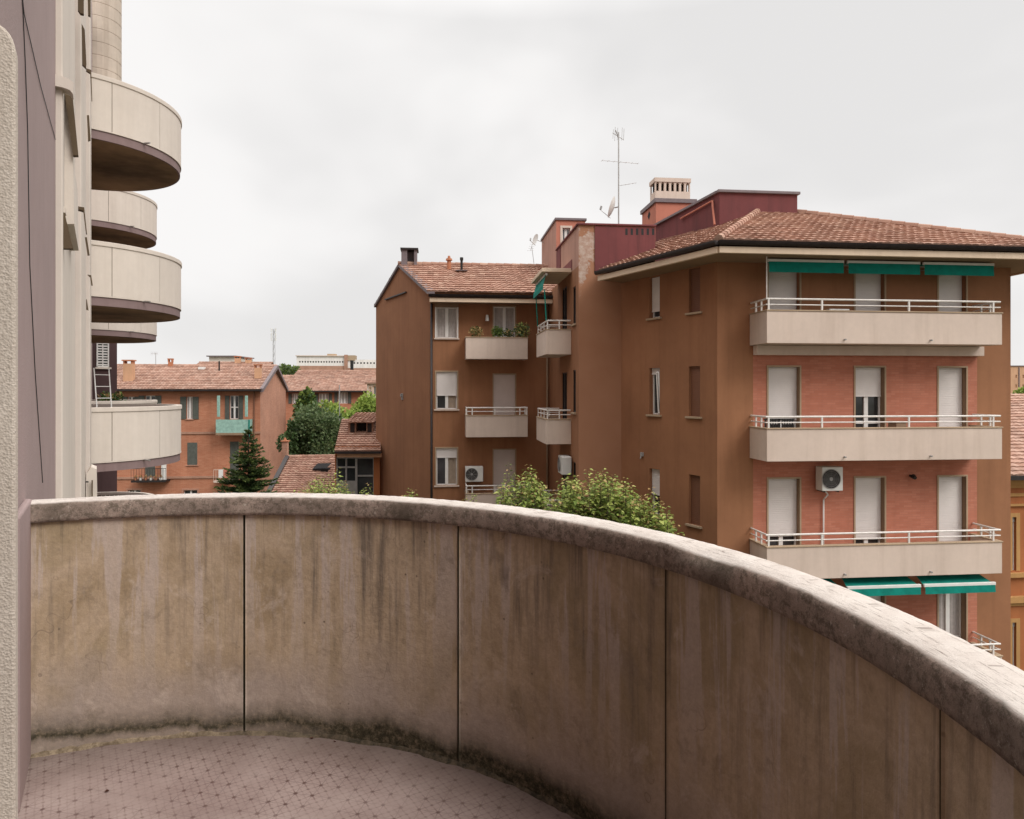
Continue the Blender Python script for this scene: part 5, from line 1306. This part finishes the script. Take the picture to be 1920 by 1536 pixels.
c, z_ = roof_pt(hinf, 411, .75); m = MB(); m.tube((c.x, c.y, z_ - .1), (c.x, c.y, z_ + .75), .06, 8); m.build('flue_pipe', 'black', hrf)
c, z_ = roof_pt(hinf, 380, .85); Wq = Wall(c, c + U); m = MB(); Wq.box(m, -.25, .2, -.1, .25, z_ - .05, z_ + .14); m.build('skylight', 'whiteplastic', hrf)
c, z_ = roof_pt(hinf, 292, .98); t = thing('roof_aerial', 'thin aerial on the ridge of the long orange brick house', 'aerial', (c.x, c.y, z_))
m = MB(); m.tube((c.x, c.y, z_), (c.x, c.y, z_ + 1.0), .02, 5); m.build('mast', 'metal', t)
m = MB(); yagi(m, Vector((c.x - .1, c.y, z_ + .95)), Vector((1, 0, 0)), .5, 5, .16, Vector((0, 0, 1)), .012); m.build('antenna_boom', 'metal', t)

# second row of houses
H2 = P(705, 66)
h2 = thing('row_house', 'long low house with a plain tiled roof behind the round trees', 'house', (H2.x, H2.y, 0))
Wh2 = Wall(H2 - U * 13, H2); hp2 = lambda x0, x1, y0, y1: (Wh2.s(x0), Wh2.s(x1), ZP(y1, 65), ZP(y0, 65))
hol = [hp2(598, 616, 738, 757), hp2(634, 652, 736, 757), hp2(548, 560, 738, 757)]
_, rf2, inf2 = pts_house(h2, H2, 8, -13, 2, 11.18, ZP(707, 70), 'brickwall', 'brickgable', 'tilesfar', 31, samp=2, tw=.3, holes=hol)
for w_ in hol:
    opening(h2, Wh2, *w_, .1, 0, 'window', sashes=3, trim=None, curtain=True)
    for sgn in (0, 1):
        e0 = w_[0] - .34 if not sgn else w_[1] + .03; m = MB(); Wh2.box(m, e0, e0 + .3, .005, .05, w_[2], w_[3]); m.build('shutter_leaf', 'greyshutter', h2)
H3 = P(760, 84)
h3 = thing('row_house', 'tiled roof house rising just behind the long low house', 'house', (H3.x, H3.y, 0))
pts_house(h3, H3, 10, -13.5, 0, ZP(714, 84), ZP(697, 89), 'peach', 'peach', 'tilesfar', 33, samp=2, tw=.4, rake=None)
H4 = P(490, 78)
h4 = thing('row_house', 'house behind the long brick house, with two peach chimneys showing', 'house', (H4.x, H4.y, 0))
_, rf4, inf4 = pts_house(h4, H4, 9, -8, 0, ZP(700, 78), ZP(681, 82), 'peach', 'peach', 'tilesfar', 35, samp=2, tw=.4, rake=None)
for px, y1 in ((446, 669), (466, 672)):
    c, z_ = roof_pt(inf4, px, .97); chimney(rf4, c, z_ - .3, ZP(y1, c.y) - .2, .62, .5, 'peach')
H5 = P(640, 108); t = thing('block_house', 'flat pale grey building top beyond the brick house ridge', 'building', (P(415, 115).x, 115, 0))
m = MB(); Wq = Wall(P(392, 115), P(440, 115)); Wq.panel(m, 0, Wq.L, 0, ZP(669, 115)); Wq.box(m, 0, Wq.L, -8, -.001, 0, ZP(669, 115) - .1); m.build('wall', 'precast', t)
m = MB(); Wq.box(m, -.3, Wq.L + .3, -8, .4, ZP(669, 115), ZP(667, 115)); m.build('roof', 'lead', t)
# modern block far away
B5 = P(556, 170); M['palewhite'] = plaster('white_painted_concrete', (0.78, 0.74, 0.70), 0.05, 0.1)
t = thing('office_block', 'far modern block with white window bands and brick storeys', 'building', (B5.x, B5.y, 0))
Wb5 = Wall(B5, P(740, 172)); s652 = Wb5.s(649)
zz = lambda y: ZP(y, 170)
hol = []
for i in range(17):
    u = .6 + i * (s652 - 1) / 17; hol.append((u, u + .52 * s652 / 17, zz(680), zz(677)))
for i in range(12): u = .6 + i * .74; hol.append((u, u + .35, zz(704), zz(698)))
m = MB(); Wb5.panel(m, 0, s652, zz(686), zz(668), hol[:17], .25); m.build('white_storey', 'palewhite', t)
m = MB(); Wb5.panel(m, 0, s652, 0, zz(686)); m.build('brick_storeys', 'brickfar', t)
m = MB(); Wb5.box(m, .1, s652, -9, -.26, 0, zz(668)); m.build('core', 'dark', t)
m = MB(); Wb5.box(m, -.2, s652 + .1, -9, .3, zz(668), zz(666.5)); m.build('roof', 'cream', t)
hol = [(s652 + 1 + i * .8, s652 + 1.4 + i * .8, zz(682), zz(679)) for i in range(10)]
m = MB(); Wb5.panel(m, s652, Wb5.L, zz(690), zz(674), hol, .25); m.build('white_storey', 'palewhite', t)
m = MB(); Wb5.panel(m, s652, Wb5.L, 0, zz(690)); Wb5.box(m, s652 - .4, s652 + .4, .0, .5, 0, zz(665)); m.build('brick_storeys', 'brickfar', t)
m = MB(); Wb5.box(m, s652 + .5, Wb5.L, -9, -.26, 0, zz(674)); m.build('core', 'dark', t)
m = MB(); a = Wb5.s(612); b = Wb5.s(628); Wb5.box(m, a, b, -3, -1, zz(667), zz(663)); a = Wb5.s(652); b = Wb5.s(666); Wb5.box(m, a, b, -3, .2, zz(676), zz(666)); m.build('roof_room', 'beige', t)
m = MB(); a = Wb5.s(662); m.tube(Wb5.p(a, 2, zz(708)), Wb5.p(a, 2, zz(676)), .4, 8); m.build('black_chimney', 'black', t)
# lattice mast
c = P(513.5, 190); t = thing('radio_mast', 'slender lattice radio mast on the skyline above the brick house gable', 'mast', (c.x, c.y, 0))
m = MB(); zt_ = ZP(617, 190)
for k in range(3):
    a = k * 2.094; m.tube((c.x + .45 * math.cos(a), c.y + .45 * math.sin(a), 0), (c.x + .28 * math.cos(a), c.y + .28 * math.sin(a), zt_), .05, 4)
for z_ in range(0, int(zt_), 2):
    for k in range(3):
        a, b = k * 2.094, (k + 1) * 2.094; m.tube((c.x + .4 * math.cos(a), c.y + .4 * math.sin(a), z_), (c.x + .4 * math.cos(b), c.y + .4 * math.sin(b), z_ + 1.8), .03, 3)
m.build('lattice', 'metal', t)
m = MB()
for k, y in enumerate((619, 628, 636)):
    m.tube((c.x - .55, c.y - .3, ZP(y, 190) - .5), (c.x - .55, c.y - .3, ZP(y, 190) + .5), .16, 6); m.tube((c.x + .6, c.y - .3, ZP(y, 190) - .5), (c.x + .6, c.y - .3, ZP(y, 190) + .5), .16, 6)
m.build('antenna_panels', 'whiteplastic', t)
# thin flag pole in the garden
c = P(636.5, 47); m = MB(); m.tube((c.x, c.y, 5), (c.x, c.y, ZP(722, 47)), .035, 6); tag(m.build('flag_pole', 'metal'), 'thin bare metal pole rising in front of the lime green tree', 'pole')
# small pale house by the wing edge
c = P(688, 58); t = thing('row_house', 'small pale house corner with a shuttered window, right by the wing', 'house', (c.x, c.y, 0))
Wq = Wall(c, c + U * 3); hol = [(.22, .34, 10.9, 11.4), (.55, .75, 10.7, 11.5)]
m = MB(); Wq.panel(m, 0, 3, 0, 11.7, hol, .1); Wall(c + E_ * 5, c).panel(m, 0, 5, 0, 11.7); m.build('wall', 'cream', t)
for w_ in hol: opening(t, Wq, *w_, .08, 0, 'window', sashes=1, trim='peach')
m = MB(); Wq.box(m, -.15, 3, -5, .2, 11.7, 11.82); m.build('roof', 'tilesfar', t)

# low shed roof, and the small house with the big window
S0 = P(503, 33); S1_ = P(640, 33.5)
t = thing('shed', 'low tiled shed with a small skylight, between the conifer and the little house', 'shed', (S0.x, S0.y, 0))
ze = ZP(931, 33.2); zr_ = ZP(858, 39); T0, T1 = P(541, 39), P(640, 39.5)
m = MB(); roof_plane(m, v3(S0, ze), v3(S1_, ze), v3(T1, zr_), v3(T0, zr_), .2, .30, seed=51)
roof_plane(m, v3(T1 + V2(0, 5), ze), v3(T0 + V2(0, 5), ze), v3(T0, zr_), v3(T1, zr_), .2, .30, samp=2, seed=52); ridge_tiles(m, v3(T0, zr_ + .03), v3(T1, zr_ + .03)); srf = m.build('roof', 'tiles', t)
m = MB(); m.prism([tuple(S0 + V2(.3, .3)), tuple(S1_ + V2(-.1, .3)), tuple(T1 + V2(0, 4)), tuple(T0 + V2(0.2, 4))], 0, ze - .1); m.build('wall', 'brickfar', t)
m = MB(); a3, b3 = Vector(v3(S0, ze)), Vector(v3(T0, zr_)); m.hexa([a3 + Vector((-.18, 0, -.1)), b3 + Vector((-.18, 0, -.1)), b3 + Vector((.05, 0, -.1)), a3 + Vector((.05, 0, -.1))], [a3 + Vector((-.18, 0, .12)), b3 + Vector((-.18, 0, .12)), b3 + Vector((.05, 0, .12)), a3 + Vector((.05, 0, .12))]); m.build('rake_trim', 'gutter', srf)
def plane_pt(px, fr_): 
    q0 = S0 + (T0 - S0) * fr_; return hit(q0, (S1_ - S0).normalized(), px), ze + (zr_ - ze) * fr_
c, z_ = plane_pt(603, .62); Wq = Wall(c, c + V2(1, 0)); m = MB()
p_ = [Wq.p(-.42, .25, z_ - .0), Wq.p(.36, .25, z_ + .05), Wq.p(.46, -.3, z_ + .24), Wq.p(-.3, -.3, z_ + .22)]; m.face([q_ + Vector((0, 0, .12)) for q_ in p_]); Wq.box(m, -.42, .4, -.3, .26, z_ - .3, z_ + .1); m.build('skylight', 'dark', srf)
c, z_ = plane_pt(535, .99); m = MB(); 
c = P(534.5, 40); chm = thing('brick_chimney', 'small brick chimney between the pink brick gable and the dark trees', 'chimney', (c.x, c.y, 0))
Wq = Wall(c, c + V2(1, 0)); m = MB(); Wq.box(m, -.14, .16, -.15, .15, 0, ZP(828, 40)); m.build('stack', 'brickfar', chm)
m = MB(); Wq.box(m, -.2, .22, -.2, .2, ZP(828, 40), ZP(826, 40)); m.tube(Wq.p(0, 0, ZP(826, 40)), Wq.p(0, 0, ZP(821, 40)), .09, 8, .06); m.build('chimney_pot', 'terracotta', chm)

L0_ = P(628, 33.0); L1_ = P(712, 33.0)
t = thing('garden_house', 'little house with dormer and large white framed window, beside the brown wing', 'house', (L0_.x, L0_.y, 0))
Wl = Wall(L0_, L1_); zel = ZP(846, 32.6)
a, b = Wl.s(630), Wl.s(700.5)
big = (a, b, ZP(935, 33), ZP(856, 33))
m = MB(); Wl.panel(m, 0, Wl.L, 0, zel + .2, [big], .12); Wall(L0_ + V2(.3, 5), L0_).panel(m, 0, 5, 0, zel + .2); m.build('wall', 'orange', t)
m = MB(); q = -.08
def bar(x0, x1, y0, y1): Wl.box(m, Wl.s(x0), Wl.s(x1), q - .03, q + .03, ZP(y1, 33), ZP(y0, 33))
bar(630, 701, 856, 860); bar(630, 632, 860.2, 935); bar(699, 701, 860.2, 935); bar(665.5, 669.5, 860.2, 935); bar(647, 650, 860.2, 904); bar(632.2, 647, 875, 878); bar(650.2, 665.3, 875, 878); bar(632.2, 665.3, 902, 935); bar(669.7, 698.8, 891, 894)
gw = m.build('window', 'metal', t)
m = MB(); m.face([Wl.p(a, -.11, big[2]), Wl.p(b, -.11, big[2]), Wl.p(b, -.11, big[3]), Wl.p(a, -.11, big[3])]); m.build('pane', 'glass', gw)
Te0, Te1 = P(641, 37), P(712, 37); zrl = ZP(786, 37)
m = MB(); e0, e1 = P(627, 32.6), P(714, 32.6); roof_plane(m, v3(e0, zel), v3(e1, zel), v3(Te1, zrl), v3(Te0, zrl), .2, .30, seed=61); lrf = m.build('roof', 'tiles', t)
m = MB(); Wq = Wall(e0, e1); Wq.box(m, 0, Wq.L, -.3, .05, zel - .12, zel - .01); m.build('gutter', 'gutter', lrf)
m = MB(); Wq.box(m, .1, Wq.L, -.35, -.1, zel - .30, zel - .121); m.build('cornice', 'peach', lrf)
D0, D1 = P(653, 34.9), P(700, 34.9); Wd = Wall(D0, D1); zd0, zd1 = ZP(814, 34.9), ZP(792, 34.9)
hd_ = (Wd.s(667), Wd.s(687), zd0 + .08, zd1 - .02)
m = MB(); Wd.panel(m, 0, Wd.L, zd0 - .3, zd1, [hd_], .3); Wall(D0 + V2(.1, 2.5), D0).panel(m, 0, 2.5, zd0 - .2, zd1); Wd.box(m, hd_[0], hd_[1], -.5, -.31, zd0, zd1, 1); dm = m.build('dormer', ['brickfar', 'dark'], lrf)
m = MB(); roof_plane(m, v3(D0 + V2(-.12, -.25), zd1 + .0), v3(D1 + V2(.12, -.25), zd1 + .0), v3(D1 + V2(.2, 2.1), zd1 + .42), v3(D0 + V2(-.05, 2.1), zd1 + .42), .2, .3, seed=62); m.build('dormer_roof', 'tiles', lrf)
m = MB()
for x0, x1 in ((657, 665), (689, 697)): Wd.box(m, Wd.s(x0), Wd.s(x1), .002, .03, zd0 + .1, zd1 - .05)
m.build('dormer_shutters', 'gutter', lrf)

# ------------------------------------------------------------------ orange house at the right edge
R0 = P(1880, 27.5); t = thing('orange_house', 'orange house with ochre mouldings and tiled roof at the right edge', 'house', (R0.x, R0.y, 0))
Wr = Wall(R0, R0 + U * 9); zer = ZP(893, 27.5); z27 = lambda y: ZP(y, 27.5)
hol = [(Wr.s(1897.5), Wr.s(1905), z27(1071), z27(970)), (Wr.s(1897.5), Wr.s(1905), z27(1262), z27(1168)), (Wr.s(1960), Wr.s(1990), z27(1071), z27(970)), (Wr.s(1960), Wr.s(1990), z27(1262), z27(1168))]
m = MB(); Wr.panel(m, 0, 9, 0, zer, hol, .18); Wall(R0 + E_ * 8, R0).panel(m, 0, 8, 0, zer); m.build('wall', 'orange', t)
for w_ in hol: opening(t, Wr, *w_, .12, .08, 'window', 'grey', sashes=1, trim='yellow', trimw=.16)
m = MB()
for y0, y1, pr in ((899, 908, .20), (908.2, 915, .08), (925, 931, .06), (945, 949, .10), (1074, 1082, .16), (1118, 1129, .2), (1129.2, 1136, .08)):
    Wr.box(m, 0, 9, .003, pr, z27(y1), z27(y0))
m.build('moulding', 'yellow', t)
e0 = R0 - E_ * .6 - U * .3; e1 = e0 + U * 10; T0, T1 = R0 + E_ * 7.5 - U * .3, R0 + E_ * 7.5 + U * 9.7
m = MB(); roof_plane(m, v3(e0, zer + .1), v3(e1, zer + .1), v3(T1, ZP(739, 35.3)), v3(T0, ZP(739, 35.3)), seed=71); rr = m.build('roof', 'tilesfar', t)
m = MB(); Wq = Wall(e0, e1); Wq.box(m, 0, Wq.L, -.1, .05, zer - .08, zer + .08); m.build('gutter', 'gutter', rr)
m = MB(); c = P(1910, 130); Wq = Wall(c - V2(1.5, 0), c + V2(4, 0)); zt_ = ZP(687, 130)
tb = thing('tower_block', 'distant pale block with a blue downpipe at the right edge', 'building', (c.x, c.y, 0))
Wq.panel(m, 0, 5.5, 0, zt_, [(.9, 1.15, zt_ - 2.2, zt_ - 1.6), (2.2, 2.5, zt_ - 2.2, zt_ - 1.6), (.9, 1.15, zt_ - 4, zt_ - 3.4), (2.2, 2.5, zt_ - 4, zt_ - 3.4)], .15); Wq.box(m, .01, 5.5, -5, -.16, 0, zt_ - .1); m.build('wall', 'peach', tb)
m = MB(); Wq.box(m, -.1, 5.6, -5, .15, zt_, zt_ + .15); m.build('roof', 'lead', tb)
m = MB(); Wq.box(m, 1.45, 1.62, .01, .1, 2, zt_ - .2); m.build('downpipe', 'lead', tb)

# ------------------------------------------------------------------ trees and bushes
def trunk(t, x, y, z0, z1, r, limbs, seed, spread, mat='bark'):
    rnd = random.Random(seed); mb = MB(); pts = [Vector((x, y, z0))]
    n = 6
    for k in range(1, n + 1): pts.append(Vector((x + rnd.uniform(-.1, .1) * k * .3, y + rnd.uniform(-.1, .1) * k * .3, z0 + (z1 - z0) * k / n)))
    for k in range(n): mb.tube(pts[k], pts[k + 1], r * (1 - .75 * k / n), 9, r * (1 - .75 * (k + 1) / n), caps=False)
    for k in range(limbs):
        f_ = rnd.uniform(.4, .95); q = pts[0].lerp(pts[-1], f_); a = rnd.uniform(0, 6.28); L = spread * rnd.uniform(.5, .95) * (1.2 - f_ * .5)
        m1 = q + Vector((math.cos(a) * L * .5, math.sin(a) * L * .5, L * .35)); m2 = q + Vector((math.cos(a) * L, math.sin(a) * L, L * .8))
        mb.tube(q, m1, r * .35, 6, r * .22, caps=False); mb.tube(m1, m2, r * .22, 6, r * .06, caps=False)
    return mb.build('trunk', mat, t, smooth=True)
def blobs(px0, px1, y0, y1, D, nb, seed, jy=1.2, fill=.62):
    """lumps of a crown that spans a given width and height at distance D"""
    rnd = random.Random(seed); x0, x1 = mray(px0) * D, mray(px1) * D; z0, z1 = ZP(y1, D), ZP(y0, D)
    cx, cz, rx, rz = (x0 + x1) / 2, (z0 + z1) / 2, (x1 - x0) / 2, (z1 - z0) / 2; out_ = []
    for k in range(nb):
        a = rnd.uniform(0, 6.283); q = rnd.random() ** .5; e = rnd.uniform(.28, .52)
        out_.append(((cx + math.cos(a) * q * rx * (1 - e * .8), D + rnd.uniform(-jy, jy), cz + math.sin(a) * q * rz * (1 - e * .8)), rx * e, min(rx * e, jy * 1.2), rz * e * 1.05 + .05))
    out_.append(((cx, D, cz), rx * fill, jy, rz * fill)); return out_
def tree(name, label, cat, px0, px1, y0, y1, D, nb, n, size, mats, wts, seed, jy=1.2, grp=None, base=0, r=.16, limbs=10):
    cx = mray((px0 + px1) / 2) * D; t = thing(name, label, cat, (cx, D, base), grp)
    cl = blobs(px0, px1, y0, y1, D, nb, seed, jy)
    zc = (ZP(y0, D) + ZP(y1, D)) / 2
    trunk(t, cx, D, base, zc + (ZP(y0, D) - zc) * .4, r, limbs, seed, (mray(px1) - mray(px0)) * D * .42)
    mb = MB(); leaves(mb, cl, n, size, seed, tuple(range(len(mats))), wts, .42); mb.build('crown', list(mats), t); return t
tree('round_tree', 'small dark round treetop in front of the long low house', 'tree', 550, 602, 728, 800, 57, 10, 5000, .25, ('leafdark', 'leaf'), (3, 2), 81, 1.0)
tree('leafy_tree', 'big grey green tree filling the gap left of the little house', 'tree', 536, 652, 754, 890, 46, 22, 15000, .22, ('leafgrey', 'leafdark'), (4, 1), 82, 1.6)
tree('leafy_tree', 'narrow dark tree squeezed beside the pink brick gable', 'tree', 522, 562, 785, 880, 45, 9, 3500, .2, ('leafdark', 'leafgrey'), (3, 1), 83, .9)
tree('lime_tree', 'broad lime green treetop behind the thin bare pole', 'tree', 588, 672, 738, 860, 53, 20, 12000, .24, ('leaflime', 'leaf'), (3, 1), 84, 1.6, 'lime green trees behind the little house')
tree('lime_tree', 'lime green treetop touching the brown wing, above the dormer', 'tree', 640, 730, 731, 860, 55, 20, 12000, .24, ('leaflime', 'leaf'), (3, 1), 85, 1.6, 'lime green trees behind the little house')
tree('domed_tree', 'distant domed green tree on the skyline right of the brick gable', 'tree', 506, 566, 680, 730, 110, 10, 5000, .38, ('leafgrey', 'leaf'), (2, 1), 86, 2.0)
tree('round_tree', 'distant bit of greenery under the pale block at the right edge', 'tree', 1895, 1945, 722, 750, 60, 6, 900, .2, ('leaflime', 'leaf'), (2, 1), 87, 1.0)
# conifer
def conifer(label, pxc, px0, px1, ytop, ybot, D, seed, dens=1.0):
    x = mray(pxc) * D; t = thing('conifer', label, 'tree', (x, D, 0)); zt_ = ZP(ytop, D); H = zt_ - 0.0
    rnd = random.Random(seed); mb = MB(); mb.tube((x, D, 0), (x, D, zt_), .16, 9, .02); 
    tk = mb.build('trunk', 'bark', t); mb = MB(); slope = (mray(px1) - mray(px0)) * D / 2 / (zt_ - ZP(ybot, D))
    z = zt_
    while z > zt_ - 4.6:
        R_ = min((zt_ - z) * slope, 2.2) + .08; nb = 6 + int(R_ * 9)
        for k in range(nb):
            a = rnd.uniform(0, 6.283); L = R_ * rnd.uniform(.55, 1.15); zj = rnd.uniform(-.14, .14); d = Vector((math.cos(a), math.sin(a), .0)); side = Vector((-d.y, d.x, 0))
            m = max(3, int(L / .055))
            for j in range(m):
                f_ = (j + 1) / m; c = Vector((x, D, z + zj)) + d * L * f_ + Vector((0, 0, -.30 * L * f_ + .34 * L * f_ * f_))
                for s_ in (-1, 1, 0):
                    for _ in range(2):
                        e = (side * s_ * rnd.uniform(.5, 1.1) + d * rnd.uniform(.4, 1) + Vector((0, 0, rnd.uniform(-.3, .7)))).normalized(); w_ = e.cross(Vector((rnd.gauss(0, 1), rnd.gauss(0, 1), rnd.gauss(0, 1))))  .normalized() * .022; l = .15 * rnd.uniform(.6, 1.2)
                        mb.face([c, c + e * l * .5 + w_, c + e * l, c + e * l * .5 - w_], None, 1 if (f_ > .8 and rnd.random() < .4) else 0)
        z -= .16
    mb.build('crown', ['needle', 'needletip'], t)
conifer('dark conifer in front of the orange brick house', 466, 412, 520, 806, 930, 26, 91)

# near leafy tree: upright sprigs, bronze at the tips
def sprig_tree(label, px0, px1, tops, D, seed, nsp, base=0, grp=None, depth=1.3):
    rnd = random.Random(seed); x0, x1 = mray(px0) * D, mray(px1) * D; cx = (x0 + x1) / 2
    t = thing('young_tree', label, 'tree', (cx, D, base), grp)
    def top(px):
        for (a, ya), (b, yb) in zip(tops, tops[1:]):
            if a <= px <= b: return ya + (yb - ya) * (px - a) / (b - a)
        return tops[-1][1]
    trunk(t, cx, D, base, ZP(top((px0 + px1) / 2), D) - .6, .11, 12, seed, (x1 - x0) * .45)
    mb = MB(); st = MB()
    for k in range(nsp):
        y = D + rnd.uniform(-depth, depth) * .7; u = rnd.random(); px = px0 + (px1 - px0) * u; x = mray(px) * D
        ztop = ZP(top(px), D) - abs(noise.noise(Vector((px * .05, y * 1.3, seed)))) * .9 - rnd.random() ** 1.3 * 2.6 + .04 + (rnd.uniform(.05, .3) if rnd.random() < .12 else 0); h = rnd.uniform(.45, .8); lean = Vector((rnd.gauss(0, .10), rnd.gauss(0, .10), 1)).normalized()
        tip = Vector((x, y, ztop)); b = tip - lean * h
        st.tube(b, tip, .007, 4, .002, caps=False)
        nl = int(h / .038)
        for j in range(nl):
            f_ = j / nl; q = b + (tip - b) * f_; a = j * 2.4 + rnd.uniform(-.4, .4)
            d = Vector((math.cos(a), math.sin(a), rnd.uniform(-.15, .6))).normalized(); L = .16 * (1.15 - .6 * f_) * rnd.uniform(.7, 1.25)
            w_ = d.cross(Vector((0, 0, 1)) + Vector((rnd.gauss(0, .3), rnd.gauss(0, .3), 0))).normalized() * L * .33
            dr = Vector((0, 0, -.35 * L)); q2 = q + d * .04
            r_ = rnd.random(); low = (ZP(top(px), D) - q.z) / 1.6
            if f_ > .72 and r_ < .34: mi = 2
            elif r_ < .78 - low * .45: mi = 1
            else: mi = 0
            mb.face([q2, q2 + d * L * .45 + w_, q2 + d * L + dr, q2 + d * L * .45 - w_], None, mi)
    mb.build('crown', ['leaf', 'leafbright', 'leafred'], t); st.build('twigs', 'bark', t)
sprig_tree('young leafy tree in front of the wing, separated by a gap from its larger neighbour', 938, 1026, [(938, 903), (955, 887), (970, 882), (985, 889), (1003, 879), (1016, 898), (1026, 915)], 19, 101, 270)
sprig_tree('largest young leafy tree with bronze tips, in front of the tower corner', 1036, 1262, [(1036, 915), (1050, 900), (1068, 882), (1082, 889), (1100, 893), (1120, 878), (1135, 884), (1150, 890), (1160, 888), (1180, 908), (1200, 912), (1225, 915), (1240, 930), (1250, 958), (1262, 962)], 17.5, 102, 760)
sprig_tree('small bronze green shoots above the coping right of the largest young tree', 1266, 1294, [(1266, 992), (1276, 986), (1285, 996), (1294, 1004)], 17, 103, 70, depth=.5)
sprig_tree('yellow green bush in front of the low shed roof', 562, 642, [(562, 905), (580, 898), (600, 892), (612, 886), (622, 890), (642, 904)], 24, 104, 260)
sprig_tree('small green shrub top at the foot of the plain gable wall', 742, 782, [(742, 918), (755, 910), (768, 912), (782, 922)], 22, 105, 70, depth=.6)
sprig_tree('sparse shrub shoots in front of the lowest wing balcony', 855, 893, [(855, 926), (872, 921), (884, 914), (893, 925)], 22, 106, 40, depth=.6)
sprig_tree('low green shrub at the base of the big white framed window', 640, 704, [(640, 910), (655, 915), (676, 918), (690, 912), (704, 920)], 26, 107, 120, depth=.7)
